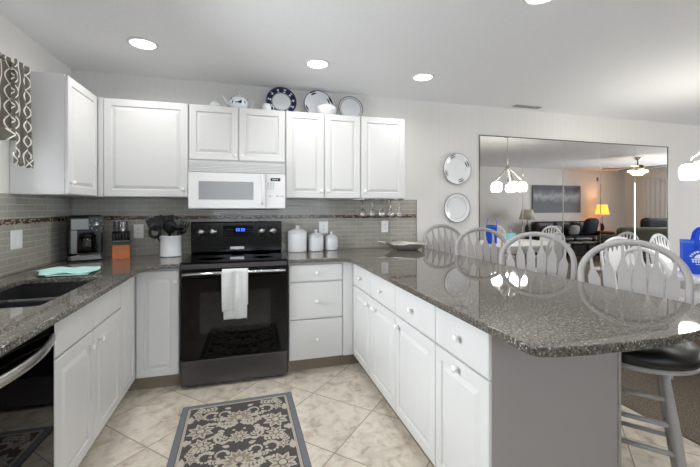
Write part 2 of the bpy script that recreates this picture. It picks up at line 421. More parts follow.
def window(name, x0, x1, y0, y1, z0, z1, mulls, side):
    w = MB(); f = .05
    w.box(x0, x1, y0, y0+f, z0, z1).box(x0, x1, y1-f, y1, z0, z1).box(x0, x1, y0+f, y1-f, z0, z0+f).box(x0, x1, y0+f, y1-f, z1-f, z1)
    for m_ in mulls: w.box(x0+.005, x1-.005, m_-.025, m_+.025, z0+f, z1-f)
    o = struct(name, w, CASING)
    xm = (x0+x1)/2
    pn = MB().box(xm-.003, xm+.003, y0+f, y1-f, z0+f, z1-f).build('pane', PANE, o)
    xi = XW if side < 0 else XF; d = .015*(-side)
    c = MB()
    xa, xb = sorted((xi, xi+d))
    c.box(xa, xb, y0-.07, y0, z0, z1+.07).box(xa, xb, y1, y1+.07, z0, z1+.07).box(xa, xb, y0, y1, z1, z1+.07)
    c.build('casing', CASING, o); return o
window('window_1', XW-.08, XW-.02, WY0, WY1, WZ0, WZ1, [(WY0+WY1)/2], -1)
window('window_2', XF+.02, XF+.08, SY0, SY1, .02, SZ1, [(SY0+SY1)/2], 1)
w = MB(); ya, yb = YFAR-.08, YFAR-.02
for xa, xb, za, zb in ((FX0, FX0+.05, FZ0, FZ1), (FX1-.05, FX1, FZ0, FZ1), (.575, .625, FZ0+.05, FZ1-.05), (FX0+.05, FX1-.05, FZ0, FZ0+.05), (FX0+.05, FX1-.05, FZ1-.05, FZ1)): w.box(xa, xb, ya, yb, za, zb)
o = struct('added_window', w, CASING)  # invented window, put in only to let fill light reach the cabinets
MB().box(FX0+.05, FX1-.05, YFAR-.053, YFAR-.047, FZ0+.05, FZ1-.05).build('pane', PANE, o)
MB().box(FX0-.07, FX0, YFAR, YFAR+.015, FZ0-.07, FZ1+.07).box(FX1, FX1+.07, YFAR, YFAR+.015, FZ0-.07, FZ1+.07).box(FX0, FX1, YFAR, YFAR+.015, FZ1, FZ1+.07).box(FX0, FX1, YFAR, YFAR+.015, FZ0-.07, FZ0).build('casing', CASING, o)
struct('baseboard_back', MB().box(5.37, XF, YW-.014, YW, .006, .10, .004), BASEW)
struct('baseboard_front', MB().box(XW, XF, YFAR, YFAR+.014, .006, .10, .004), BASEW)
# backsplash tile with its mosaic strip
BZ0, BZ1, XTR = ZCT+.001, 1.40, 1.703
struct('trim_1', MB().box(XW+.008, XTR, YW-.008, YW, BZ0, 1.213).box(XW+.008, XTR, YW-.008, YW, 1.247, BZ1).box(-.447, .316, YW-.008, YW, BZ1, 1.45), TILEX)
struct('trim_2', MB().box(XW, XW+.008, 2.45, YW, BZ0, 1.213).box(XW, XW+.008, 2.45, YW, 1.247, BZ1).box(XW, XW+.008, .9, 2.45, BZ0, WZ0-.005), TILEY)
struct('trim_3', MB().box(XW+.008, XTR, YW-.009, YW, 1.2135, 1.2465), MOSX)
struct('trim_4', MB().box(XW, XW+.009, 2.48, YW-.009, 1.2135, 1.2465), MOSY)
struct('trim_5', MB().box(XTR, XTR+.008, YW-.011, YW, BZ0, BZ1, .002), plain('tile_edge_metal', (120, 112, 102), .3, .6))

# recessed cans
cans = [(-.685, 2.775, 'recessed ceiling light, leftmost of the row of three'),
        (.53, 2.79, 'recessed ceiling light, middle of the row of three'),
        (1.457, 2.825, 'recessed ceiling light, rightmost of the row of three'),
        (1.50, 1.56, 'recessed ceiling can light cut off by the top edge of the photo'),]
def can_parts(t):
    MB().lathe([(.098, 0), (.098, -.004), (.080, -.010), (.076, -.004), (.076, 0)], (0, 0, 0), 32).build('trim_ring', CANT, t)
    MB().lathe([(.0755, -.0005), (.0755, -.004), (.05, -.006), (.001, -.007)], (0, 0, 0), 32).build('lens', CANL, t)
first = None
for x, y, lb in cans:
    if first is None:
        first = thing('recessed_light', lb, 'ceiling light', (x, y, ZC), 0, 'recessed lights in the kitchen ceiling'); can_parts(first)
    else: dup(first, (x, y, ZC), 0, lb)
    area('can_beam', (x, y, ZC-.012), (0, 0, 0), .14, .14, K_CAN, (1, .975, .945), True, CAN_SPREAD)
for x, y in ((-.685, 1.3), (.5, 1.3), (1.6, .3)):   # the rest of the grid of cans, out of the frame
    dup(first, (x, y, ZC), 0, 'recessed ceiling can light behind the photographer')
    area('can_beam', (x, y, ZC-.012), (0, 0, 0), .14, .14, K_CAN, (1, .975, .945), True, CAN_SPREAD)
# ceiling register
t = thing('ceiling_vent', 'slim grey air register in the ceiling by the mirrored wall', 'vent', (3.0, 3.335, ZC))
MB().box(-.17, .17, -.035, -.026, -.008, 0).box(-.17, .17, .026, .035, -.008, 0).box(-.17, -.16, -.026, .026, -.008, 0).box(.16, .17, -.026, .026, -.008, 0).build('frame', VENTD, t)
m = MB()
for i in range(5): m.box(-.16, .16, -.024+i*.0105, -.020+i*.0105, -.007, -.0005)
m.build('slats', plain('register_slats', (150, 150, 150), .5), t)

# ------------------------------------------------------------------ base cabinets
ZB0, ZB1 = .1093, .868
def cab(name, label, loc): return thing(name, label, 'cabinet', loc, 0, None)
# sink base on the left wall
t = cab('base_cabinet', 'white sink base cabinet with two doors and two false drawer fronts beside the dishwasher', (XL-.3, 2.15, 0))
MB().box(XW+.012, XL-.0195, 1.752, 2.557, ZB0, .66).box(XL-.035, XL-.0195, 1.752, 2.557, .66, .8825).build('body', WHITE, t, True)
MB().box(XW+.012, XL-.09, 1.752, 2.557, 0.001, ZB0).build('toe_kick', TOE, t, True)
front(t, 'drawer', 'L', 1.752, 2.1384, .695, .865, XL); front(t, 'drawer', 'L', 2.1384, 2.5585, .695, .865, XL)
front(t, 'door', 'L', 1.752, 2.1384, ZB0, .690, XL, (2.085, .620)); front(t, 'door', 'L', 2.1384, 2.5585, ZB0, .690, XL, (2.205, .620))
# corner cabinet
t = cab('base_cabinet', 'white corner base cabinet with two doors meeting in the left corner beside the range', (-1.0, 3.0, 0))
MB().prism([(XW+.012, 2.560), (XL-.0195, 2.560), (XL-.0195, YB+.0195), (-.4725, YB+.0195), (-.4725, YW-.012), (XW+.012, YW-.012)], ZB0, .8825).build('body', WHITE, t, True)
MB().prism([(XW+.012, 2.560), (XL-.07, 2.560), (XL-.07, YB+.07), (-.4725, YB+.07), (-.4725, YW-.012), (XW+.012, YW-.012)], .001, ZB0).build('toe_kick', TOE, t, True)
front(t, 'door', 'L', 2.5605, YB-.001, ZB0, .865, XL)
front(t, 'door', 'B', XL+.001, -.4725, ZB0, .865, YB, (-.497, .785))
# drawer bank right of the range
t = cab('base_cabinet', 'white base cabinet with three stacked drawers right of the black range', (.53, 3.1, 0))
MB().box(.3165, .752, YB+.0195, YW-.012, ZB0, .8825).build('body', WHITE, t, True)
MB().box(.3165, .752, YB+.07, YW-.012, .001, ZB0).build('toe_kick', TOE, t, True)
for z0, z1, kz in ((.728, .865, .797), (.430, .722, .570), (ZB0, .425, .267)):
    front(t, 'drawer', 'B', .3165, .753, z0, z1, YB, (.536, kz))
# peninsula cabinets
XPB = 1.455
def pen(label, y0, y1, corner=False):
    t = cab('base_cabinet', label, (1.15, (y0+y1)/2, 0))
    return t
t = pen('white peninsula cabinet at the inner corner with two drawers above two doors', 1.979, YB)
MB().box(XP+.0195, XPB, 1.980, 2.870, ZB0, .8825).box(.754, XPB, 2.872, YW-.012, ZB0, .8825).build('body', WHITE, t, True)
MB().box(XP+.07, XPB, 1.980, 2.870, .001, ZB0).box(.754, XPB, YB+.07, YW-.012, .001, ZB0).build('toe_kick', TOE, t, True)
MB().box(.755, XP-.001, YB+.002, YB+.013, ZB0, .8825).build('filler_strip', WHITE, t, True)
front(t, 'drawer', 'P', 2.4174, YB-.002, .690, .865, XP, (2.630, .778)); front(t, 'drawer', 'P', 1.9785, 2.4174, .690, .865, XP, (2.205, .775))
front(t, 'door', 'P', 2.4174, YB-.002, ZB0, .685, XP, (2.460, .622)); front(t, 'door', 'P', 1.9785, 2.4174, ZB0, .685, XP, (2.320, .630))
t = pen('white peninsula cabinet with one drawer above one door, between its two neighbours', 1.508, 1.978)
MB().box(XP+.0195, XPB, 1.508, 1.978, ZB0, .8825).build('body', WHITE, t, True)
MB().box(XP+.07, XPB, 1.508, 1.978, .001, ZB0).build('toe_kick', TOE, t, True)
front(t, 'drawer', 'P', 1.5075, 1.9785, .690, .865, XP, (1.745, .776)); front(t, 'door', 'P', 1.5075, 1.9785, ZB0, .685, XP, (1.925, .632))
t = pen('white peninsula end cabinet with one drawer above one door and a plain side panel', 1.12, 1.507)
MB().box(XP+.0195, XPB, 1.135, 1.507, ZB0, .8825).build('body', WHITE, t, True)
MB().box(XP+.07, XPB, 1.135, 1.507, .001, ZB0).build('toe_kick', TOE, t, True)
front(t, 'drawer', 'P', 1.118, 1.5065, .690, .865, XP, (1.305, .783)); front(t, 'door', 'P', 1.118, 1.5065, ZB0, .685, XP, (1.315, .652))
MB().box(XP+.012, XPB-.001, 1.120, 1.1345, .001, .8825, .002).build('end_panel', TAUPE, t, True)
MB().box(XPB+.0005, XPB+.015, 1.117, 1.1345, .001, .8825, .002).build('corner_trim', TAUPE, t, True)
MB().box(XPB+.0005, XPB+.012, 1.135, YW-.012, .001, .8825).build('back_panel', TAUPE, t, True)

# ------------------------------------------------------------------ worktops
def arc(cx, cy, r, a0, a1, n=8): return [(cx+r*cos(radians(a0+(a1-a0)*i/n)), cy+r*sin(radians(a0+(a1-a0)*i/n))) for i in range(n+1)]
def worktop(label, outer, holes=(), z0=.884, z1=ZCT, loc=(0, 0, 0)):
    b = bmesh.new(); es = []
    for loop in [outer]+list(holes):
        vs = [b.verts.new((x, y, z1)) for x, y in loop]
        es += [b.edges.new((vs[i], vs[(i+1) % len(vs)])) for i in range(len(vs))]
    bmesh.ops.triangle_fill(b, use_beauty=True, use_dissolve=False, edges=es)
    bmesh.ops.dissolve_limit(b, angle_limit=.01, verts=b.verts, edges=[e for e in b.edges if not e.is_boundary])
    top = list(b.faces)
    r = bmesh.ops.extrude_face_region(b, geom=top)
    bmesh.ops.translate(b, verts=[v for v in r['geom'] if isinstance(v, bmesh.types.BMVert)], vec=(0, 0, z0-z1))
    b.normal_update(); bmesh.ops.recalc_face_normals(b, faces=b.faces)
    rim = [e for e in b.edges if len(e.link_faces) == 2 and abs(e.verts[0].co.z-e.verts[1].co.z) < 1e-6 and e.calc_face_angle(0) > 1.0]
    bmesh.ops.bevel(b, geom=rim, offset=.010, segments=4, profile=.5, affect='EDGES', clamp_overlap=True)
    for f in b.faces:
        if abs(f.normal.z) < .99: f.smooth = True
    m = MB(); m.b.free(); m.b = b
    o = m.build('countertop', GRAN); return tag(o, label, 'countertop')
def rrect(x0, x1, y0, y1, r, n=6):
    return arc(x1-r, y0+r, r, -90, 0, n)+arc(x1-r, y1-r, r, 0, 90, n)+arc(x0+r, y1-r, r, 90, 180, n)+arc(x0+r, y0+r, r, 180, 270, n)
SX0, SX1, SYA, SYB = -1.205, -.820, 1.774, 2.46
XE = XL+.072                                   # counter front edge on the left run
outl = [(XW+.010, .95), (XE, .95)]+[(XE, 2.68)]+[(-.672, 2.735), (-.632, 2.79), (-.56, 2.822)]+[(-.464, 2.824), (-.464, YW-.010), (XW+.010, YW-.010)]
worktop('polished speckled grey granite countertop with the sink along the left wall', outl, [rrect(SX0, SX1, SYA, SYB, .022)])
ip = .79
outr = [(.3085, YW-.010), (.3085, 2.820), (.69, 2.820)]+[(.735, 2.812), (.768, 2.785), (.785, 2.74), (ip, 2.69)]+[(ip, .99), (.793, .885), (.798, .865), (.812, .850), (.86, .836), (.96, .822), (1.10, .813), (1.25, .811), (1.40, .820), (1.53, .848), (1.64, .895), (1.72, .955), (1.77, 1.02), (1.788, 1.07), (1.79, 1.13), (1.775, 1.25), (1.755, 1.45), (1.745, 1.7), (1.742, 2.4), (1.742, YW-.004), (1.715, YW-.004), (1.715, YW-.012)]
worktop('polished speckled grey granite peninsula countertop with a rounded bar end', outr)

# sink
t = thing('kitchen_sink', 'black undermount double bowl sink in the left countertop', 'sink', (-1.025, 2.09, .7))
def bowl(y0, y1, z0, zt):
    x0, x1 = SX0-.004, SX1+.004; m = MB(); w = .012
    m.box(x0, x1, y0, y1, z0-.012, z0).box(x0-w, x0, y0-w, y1+w, z0-.012, .8835).box(x1, x1+w, y0-w, y1+w, z0-.012, .8835)
    m.box(x0, x1, y0-w, y0, z0-.012, zt if y0 > 2 else .8835).box(x0, x1, y1, y1+w, z0-.012, zt if y1 < 2.2 else .8835)
    return m
bowl(2.130, SYB+.004, .69, .862).build('far_bowl', SINKM, t, True)
bowl(SYA-.004, 2.100, .69, .862).build('near_bowl', SINKM, t, True)
MB().tube([(SX0-.004, 2.115, .860), (SX1+.004, 2.115, .860)], .015, 12).build('divider', SINKM, t, True)
for nm, yy in (('drain', 2.27), ('drain', 1.92)):
    MB().lathe([(.045, .6905), (.045, .694), (.035, .694), (.03, .6915), (.001, .6915)], (-1.02, yy, 0), 20).build(nm, STEEL, t, True)

# dishwasher
t = thing('dishwasher', 'black dishwasher with a bowed steel handle under the left countertop', 'dishwasher', (-1.05, 1.45, 0))
MB().box(XW+.02, XL-.03, 1.155, 1.746, .10, .868).build('body', BLKM, t, True)
MB().box(XL-.03, XL+.002, 1.157, 1.744, .13, .765, .006).build('door', BLK, t, True)
MB().prism([(XL-.03, .768), (XL+.002, .768), (XL+.002, .850), (XL-.004, .864), (XL-.03, .867)], 1.157, 1.744, 'y', .003).build('control_panel', BLK, t, True)
MB().box(XW+.02, XL-.08, 1.16, 1.742, .001, .10).build('toe_kick', BLKM, t, True)
hp = []
for i in range(25):
    q = i/24; hp.append((XL+.004+.046*(1-(2*q-1)**2), 1.180+.545*q, .792))
MB().tube(hp, .013, 12, (1.5, .8), up=(1, 0, 0)).build('handle', STEEL, t, True)

# ------------------------------------------------------------------ range
RX0, RX1, RYF = -.459, .303, 2.827
t = thing('electric_range', 'black glass-top electric range with a towel on its oven handle', 'stove', ((RX0+RX1)/2, 3.1, 0))
MB().box(RX0, RX1, RYF+.035, 3.44, .03, .905).build('body', BLKM, t, True)
MB().box(RX0+.002, RX1-.002, RYF, RYF+.035, .03, .208, .005).build('storage_drawer', BLKST, t, True)
d_ = MB().box(RX0+.002, RX1-.002, RYF-.004, RYF+.034, .216, .806, .006).box(RX0+.002, RX1-.002, RYF-.004, RYF+.034, .809, .868, .006).build('oven_door', BLK, t, True)
MB().box(RX0+.13, RX1-.13, RYF-.0052, RYF-.0042, .40, .70).build('window', plain('oven_window', (9, 9, 10), .06), d_, True)
m = MB().tube([(RX0+.018, 2.768, .846), (RX1-.022, 2.768, .846)], .011, 14, (1.15, .95))
for xx in (RX0+.05, RX1-.054): m.box(xx-.012, xx+.012, 2.768, RYF-.003, .838, .854, .003)
m.build('door_handle', CHROME, d_, True)
MB().box(RX0+.003, RX1-.003, RYF+.004, RYF+.034, .872, .905).build('front_trim', BLKST, t, True)
ck = MB().box(RX0, RX1, RYF-.002, 3.37, .906, .920, .004).build('cooktop', BLK, t, True)
for x, y, r in ((-.27, 3.0, .105), (.12, 3.0, .085), (-.27, 3.25, .075), (.12, 3.25, .10), (-.078, 3.2, .05)):
    MB().lathe([(r, .9202), (r, .9206), (r-.003, .9206), (r-.003, .9202)], (x, y, 0), 40).build('burner_ring', plain('burner_print', (46, 46, 48), .2) if 'burner_print' not in MATS else MATS['burner_print'], ck, True)
bg = MB().prism([(3.37, .9205), (3.340, .935), (3.340, 1.185), (3.350, 1.194), (3.44, 1.194), (3.44, .9205)], RX0, RX1, 'x', .003).build('backguard', plain('backguard_black', (8, 8, 9), .15, spec=.3), t, True)
def byf(z): return 3.340
for kx in (-.379, -.285, .124, .221):
    MB().lathe([(.034, 0), (.034, -.004), (.025, -.006), (.024, -.026), (.020, -.030), (.001, -.030)], (kx, byf(1.108), 1.108), 24, 'y').box(kx-.003, kx+.003, byf(1.108)-.034, byf(1.108)-.029, 1.108, 1.131).build('control_knob', STEEL, t, True)
dp = MB().box(-.20, .05, byf(1.108)-.0016, byf(1.108)+.01, 1.062, 1.160, .001).build('display_panel', BLK, t, True)
m = MB()
for i, x in enumerate((-.092, -.074, -.05, -.032)):
    for (dx0, dx1, z0, z1) in ((0, .010, 1.132, 1.1345), (0, .010, 1.121, 1.1235), (.008, .010, 1.110, 1.134), (0, .010, 1.110, 1.1125)): m.box(x+dx0, x+dx1, byf(1.108)-.0030, byf(1.108)-.0018, z0, z1)
m.build('clock', CLOCK, dp, True)
m = MB()
for i in range(5):
    for j in range(3): m.box(-.185+i*.014, -.178+i*.014, byf(1.108)-.0028, byf(1.108)-.0018, 1.078+j*.022, 1.083+j*.022)
    for j in range(3): m.box(-.012+i*.012, -.006+i*.012, byf(1.108)-.0028, byf(1.108)-.0018, 1.078+j*.022, 1.083+j*.022)
m.build('key_markings', plain('key_print', (70, 76, 96), .5), dp, True)
MB().box(-.142, -.022, 3.322, 3.339, .950, .978, .003).build('oven_vent', STEEL, t, True)
# towel on the handle
def towel(u, v):
    # v along the drape: back hem -> over bar -> front hem
    L = .26+.05+.345; d = v*L; x = -.172+u*.180
    wob = .004*sin(u*9+v*5)+.003*sin(u*17)
    if d < .26: y, z = 2.787+wob*.3, .60+d
    elif d < .31:
        a = (d-.26)/.05*pi; y, z = 2.769+.018*cos(a), .860+.010*sin(a)
    else:
        e = d-.31; y = 2.751-.012*min(1, e/.1)+wob-.006*u*e*2; z = .860-e
        x += (.012*(e/.345)*(1-2*u) if u < .5 else -.008*(e/.345)*(2*u-1))
    return (x, y, z)
m = MB().grid(towel, 18, 44, .003)
def towel2(u, v):
    x = -.175+u*.075; e = v*.285
    return (x+.004*v, 2.7445+.004*sin(u*6+v*4)-.008*min(1, e/.1)+.010*u, .862-e)
o = m.build('dish_towel', TOWEL); tag(o, 'white kitchen towel hanging over the oven door handle', 'towel')
l2 = MB().grid(lambda u, v: (towel2(u, v)[0], towel2(u, v)[1]-.010, towel2(u, v)[2]), 8, 20, .003).build('folded_layer', TOWEL, o)

# ------------------------------------------------------------------ wall cabinets
ZU0, ZU1 = 1.400, 2.150
def ucab(label, loc): return thing('wall_cabinet', label, 'cabinet', loc)
t = ucab('white wall cabinet on the left wall beside the window curtain', (-1.2, 2.9, ZU0))
MB().box(XW+.002, XUL-.0195, 2.6595, YW-.004, ZU0, ZU1).build('body', WHITE, t, True)
front(t, 'door', 'L', 2.664, 3.128, ZU0, ZU1, XUL, (2.70, ZU0+.075))
t = ucab('wide white single door wall cabinet above the coffee maker and knife block', (-.76, 3.3, ZU0))
MB().box(XUL-.018, -.4525, YU+.0195, YW-.004, ZU0, ZU1).build('body', WHITE, t, True)
MB().box(XUL+.001, -1.045, YU+.004, YU+.018, ZU0, ZU1).build('filler_strip', WHITE, t, True)
front(t, 'door', 'B', -1.045, -.4525, ZU0, ZU1, YU, (-.488, ZU0+.062))
t = ucab('short white two door wall cabinet above the microwave', (-.065, 3.3, 1.70))
MB().box(-.4505, .3165, YU+.0195, YW-.004, 1.70, ZU1).build('body', WHITE, t, True)
front(t, 'door', 'B', -.4475, -.0665, 1.706, ZU1, YU, (-.096, 1.745)); front(t, 'door', 'B', -.0655, .3155, 1.706, ZU1, YU, (-.036, 1.745))
t = ucab('white two door wall cabinet above the canisters', (.66, 3.3, ZU0))
MB().box(.3185, .9955, YU+.0195, YW-.004, ZU0, ZU1).build('body', WHITE, t, True)
front(t, 'door', 'B', .322, .658, ZU0, ZU1, YU, (.628, ZU0+.062)); front(t, 'door', 'B', .660, .994, ZU0, ZU1, YU, (.690, ZU0+.062))
t = ucab('white single door wall cabinet above the hanging wine glasses', (1.21, 3.3, ZU0))
MB().box(.9975, 1.4325, YU+.0195, YW-.004, ZU0, ZU1).build('body', WHITE, t, True)
front(t, 'door', 'B', 1.000, 1.432, ZU0, ZU1, YU, (1.034, ZU0+.062))

# ------------------------------------------------------------------ microwave
MX0, MX1, MYF, MZ0, MZ1 = -.444, .311, 3.082, 1.308, 1.692
t = thing('microwave_oven', 'white over-the-range microwave hung below the short cabinet', 'microwave', (-.066, 3.27, MZ0))
MB().box(MX0, MX1, MYF+.02, YW-.004, MZ0, MZ1).build('body', APPW, t, True)
MB().box(MX0+.004, MX1-.004, MYF+.004, MYF+.02, 1.600, MZ1-.002, .003).build('vent_panel', VENTG, t, True)
m = MB()
for i in range(6): m.box(MX0+.012, MX1-.012, MYF-.001, MYF+.006, 1.606+i*.0125, 1.611+i*.0125, .001)
m.build('vent_slats', APPW, t, True)
d_ = MB().box(MX0, .150, MYF, MYF+.0195, MZ0+.002, 1.598, .006).build('door', APPW, t, True)
MB().box(-.368, .052, MYF-.0015, MYF+.004, 1.382, 1.528, .001).build('window', GREYSCR, d_, True)
m = MB().tube([(.122, MYF-.022, 1.345), (.122, MYF-.030, 1.40), (.122, MYF-.030, 1.53), (.122, MYF-.022, 1.585)], .010, 12, (1.25, .8))
m.box(.112, .132, MYF-.022, MYF+.002, 1.345, 1.362, .002).box(.112, .132, MYF-.022, MYF+.002, 1.568, 1.585, .002); m.build('handle', APPW, d_, True)
cp = MB().box(.152, MX1, MYF, MYF+.0195, MZ0+.002, 1.598, .006).build('control_panel', APPW, t, True)
dp = MB().box(.190, .268, MYF-.0012, MYF+.003, 1.538, 1.564, .0008).build('display', BLK, cp, True)
m = MB()
for i in range(4): m.box(.206+i*.012, .213+i*.012, MYF-.0022, MYF-.0014, 1.546, 1.556)
m.build('clock', CLOCKM, cp, True)
m = MB()
for i in range(3):
    for j in range(4): m.box(.164+i*.021, .176+i*.021, MYF-.0008, MYF+.002, 1.470+j*.016, 1.476+j*.016)
for x in (.172, .236, .272): m.box(x, x+.024, MYF-.0008, MYF+.002, 1.410, 1.416)
m.build('buttons', plain('button_print', (150, 150, 150), .5), cp, True)
MB().box(MX0+.05, MX1-.05, MYF+.03, 3.40, MZ0-.008, MZ0-.0005, .003).build('underside_grille', plain('grille_grey', (90, 90, 92), .5), t, True)

# ------------------------------------------------------------------ things on the cabinets
def plate_mesh(R, depth=.018): return MB().lathe([(.001, .003), (R*.6, .003), (R*.66, .006), (R*.98, depth), (R, depth+.001), (R, depth+.004), (R*.95, depth+.003), (R*.66, .010), (R*.6, .008), (.001, .008)], (0, 0, 0), 56)
def stand_plate(label, R, x, mat, ybase=3.36, rot=(80, 0), cat='plate'):
    o = plate_mesh(R).build('plate', mat); tag(o, label, cat)
    th = radians(rot[0]); o.rotation_euler = (th, 0, radians(rot[1]))
    o.location = (x, ybase+.02, ZU1+R*sin(th)+.003); return o
stand_plate('white plate with a wide navy patterned rim, standing on the wall cabinets', .138, .305, P_BLUE)
stand_plate('white plate with a thin navy edge, standing behind the lidded bowl on the cabinets', .138, .648, P_BAND)
stand_plate('pale plate with thin dark rings, rightmost plate standing on the wall cabinets', .123, .966, P_DARK)
# lidded bowl
t = thing('lidded_bowl', 'white lidded serving bowl on the cabinets before the navy edged plate', 'bowl', (.70, 3.245, ZU1))
MB().lathe([(.045, 0), (.05, .006), (.082, .03), (.092, .062), (.094, .072), (.086, .072), (.001, .02)], seg=32).build('bowl', CERAM, t)
MB().lathe([(.094, .0725), (.092, .08), (.07, .098), (.035, .106), (.014, .107), (.011, .113), (.016, .120), (.012, .127), (.001, .129)], seg=32).build('lid', CERAM, t)
# teapot
t = thing('teapot', 'white teapot with a dark blue motif on the cabinets above the microwave', 'teapot', (-.07, 3.27, ZU1), radians(0))
MB().lathe([(.05, 0), (.056, .004), (.076, .04), (.080, .07), (.066, .105), (.045, .118), (.001, .118)], seg=32).build('body', POTM, t)
MB().lathe([(.047, .1185), (.045, .125), (.02, .136), (.007, .139), (.006, .145), (.010, .151), (.006, .158), (.001, .159)], seg=24).build('lid', CERAM, t)
MB().tube([(-.070, 0, .045), (-.095, 0, .065), (-.112, 0, .10), (-.132, 0, .125)], [.018, .014, .010, .008], 12).build('spout', CERAM, t)
MB().tube([(.062, 0, .100), (.10, 0, .108), (.122, 0, .085), (.112, 0, .05), (.074, 0, .035)], .007, 10).build('handle', CERAM, t)
t = thing('sugar_bowl', 'small white lidded sugar pot left of the teapot on the cabinets', 'sugar bowl', (-.255, 3.26, ZU1))
MB().lathe([(.032, 0), (.045, .02), (.046, .04), (.040, .05), (.001, .05)], seg=24).build('body', CERAM, t)
MB().lathe([(.041, .0505), (.03, .06), (.008, .064), (.008, .072), (.001, .074)], seg=20).build('lid', CERAM, t)
t = thing('creamer', 'small white creamer jug right of the teapot before the navy rimmed plate', 'jug', (.165, 3.25, ZU1))
MB().lathe([(.03, 0), (.042, .02), (.040, .045), (.033, .058), (.036, .072), (.030, .070), (.001, .01)], seg=24).build('body', CERAM, t)
MB().tube([(.036, 0, .06), (.062, 0, .055), (.060, 0, .025), (.040, 0, .018)], .005, 8).build('handle', CERAM, t)
# plates on the wall
def wall_plate(label, R, x, z, mat):
    o = plate_mesh(R, .020).build('wall_plate', mat); tag(o, label, 'plate'); o.rotation_euler = (pi/2, 0, 0); o.location = (x, YW-.001, z)
wall_plate('white plate with grey swirls on its rim, upper of two hung on the wall', .170, 2.183, 1.738, P_SWIRL)
wall_plate('white plate with a plain silver rim, lower of two hung on the wall', .160, 2.183, 1.314, P_SILV)

# ------------------------------------------------------------------ outlets
def outlet(label, x, z, w=.075, h=.118, kind='duplex', left=False):
    t = thing('outlet_plate' if kind == 'duplex' else 'switch_plate', label, 'outlet' if kind == 'duplex' else 'switch', (x, YW-.0085, z))
    MB().box(-w/2, w/2, -.006, 0, -h/2, h/2, .003).build('cover', PLATEW, t)
    if kind == 'duplex':
        r = MB().box(-.017, .017, -.0075, -.0055, -.034, .034, .002).build('receptacle', PLATEW, t)
        m = MB()
        for zz in (-.018, .018):
            for dx in (-.006, .006): m.box(dx-.0015, dx+.0015, -.0082, -.0074, zz-.005, zz+.005)
        m.build('slots', PLATES, r)
    else:
        for dx in (-.024, .024): MB().box(dx-.017, dx+.017, -.009, -.0055, -.034, .034, .002).build('rocker', PLATEW, t)
    if left: t.location = (XW+.0085, x, z); t.rotation_euler = (0, 0, pi/2)
    return t
outlet('white outlet plate on the backsplash between knife block and utensil crock', -.885, 1.117)
outlet('white outlet plate on the backsplash behind the smallest canister', .716, 1.125, .09)
outlet('white outlet plate on the backsplash below the hanging wine glasses', 1.352, 1.125)
outlet('white switch plate on the left wall backsplash above the sink', 2.708, 1.12, .118, .118, 'switch', True)

# ------------------------------------------------------------------ counter things
Z = ZCT+.0006
t = thing('coffee_maker', 'black and steel drip coffee maker in the left counter corner', 'coffee maker', (-1.185, 3.225, Z), radians(21))
MB().box(-.115, .105, -.09, .12, 0, .045, .012).box(-.115, .105, .01, .12, .045, .30, .012).box(-.115, .105, -.085, .12, .235, .345, .02).build('body', BLKP, t)
MB().box(-.095, .030, -.098, -.0855, .236, .322, .004).box(-.095, -.056, -.098, -.0855, .062, .2355, .003).build('steel_front', DSTEEL, t)
MB().box(-.095, .088, -.1, -.0855, .010, .048, .004).build('steel_base_band', DSTEEL, t)
cpn = MB().prism([(.105, .335), (.012, .335)]+arc(.062, .262, .050, 180, 270, 8)+[(.105, .212)], -.104, -.086, 'y', .004).build('control_panel', BLKP, t)
MB().lathe([(.027, 0), (.026, -.008), (.016, -.009), (.015, -.014), (.001, -.014)], (.060, -.104, .275), 24, 'y').build('dial', CHROME, cpn)
m = MB()
for a in range(0, 360, 45): m.lathe([(.0045, 0), (.004, -.002), (.001, -.002)], (.060+.040*cos(radians(a)), -.104, .275+.040*sin(radians(a))), 8, 'y')
m.build('buttons', plain('button_silver', (150, 152, 156), .3, .5), cpn)
MB().box(-.062, .094, -.094, -.088, .050, .062, .002).box(-.062, .094, -.094, -.088, .222, .234, .002).build('niche_frame', BLKP, t)
cf = MB().lathe([(.050, .052), (.060, .06), (.062, .12), (.054, .17), (.046, .18), (.043, .18), (.051, .168), (.058, .12), (.056, .064), (.001, .056)], (.005, -.038, 0), 28).build('carafe', DGLASS, t)
MB().lathe([(.049, .181), (.049, .20), (.03, .208), (.001, .208)], (.005, -.038, 0), 24).build('carafe_lid', BLKP, cf)
MB().tube([(.045, -.075, .185), (.062, -.104, .18), (.066, -.112, .13), (.056, -.098, .085), (.04, -.082, .08)], .009, 10, (1, 1.3)).build('carafe_handle', BLKP, cf)

t = thing('knife_block', 'orange wooden knife block with a black top beside the coffee maker', 'knife block', (-.962, 3.265, Z), radians(17))
MB().prism([(-.062, 0), (.08, 0), (.08, .205), (.03, .205), (-.055, .128)], -.060, .060, 'x', .004).build('block', ORANGE, t)
MB().prism([(-.068, .112), (-.0625, .112), (-.0555, .1285), (.03, .2058), (.06, .2058), (.055, .212), (.024, .212), (-.062, .136)], -.061, .061, 'x').build('black_facing', BLKP, t)
kb = t
ords = ['leftmost', 'second from the left', 'third from the left', 'fourth from the left', 'fifth from the left', 'rightmost']
proto = None
def krot(): return Matrix.Rotation(radians(17), 3, 'Z')
for i in range(6):
    lp = krot() @ Vector((-.050+.020*i, -.046, .140)); loc = (kb.location.x+lp.x, kb.location.y+lp.y, kb.location.z+lp.z)
    lb = f'steak knife in the front row of the knife block, {ords[i]}'
    if proto is None:
        proto = thing('steak_knife', lb, 'knife', loc, radians(17), 'steak knives in the front row of the knife block')
        MB().tube([(0, 0, 0), (0, -.006, .03), (0, -.012, .062)], [.0075, .007, .0085], 8, (.9, 1.2)).build('handle', BLKP, proto)
        MB().sphere((0, -.003, .004), .0078, 8, 1, 1.4, .5).build('bolster', CHROME, proto)
    else: dup(proto, loc, radians(17), lb)
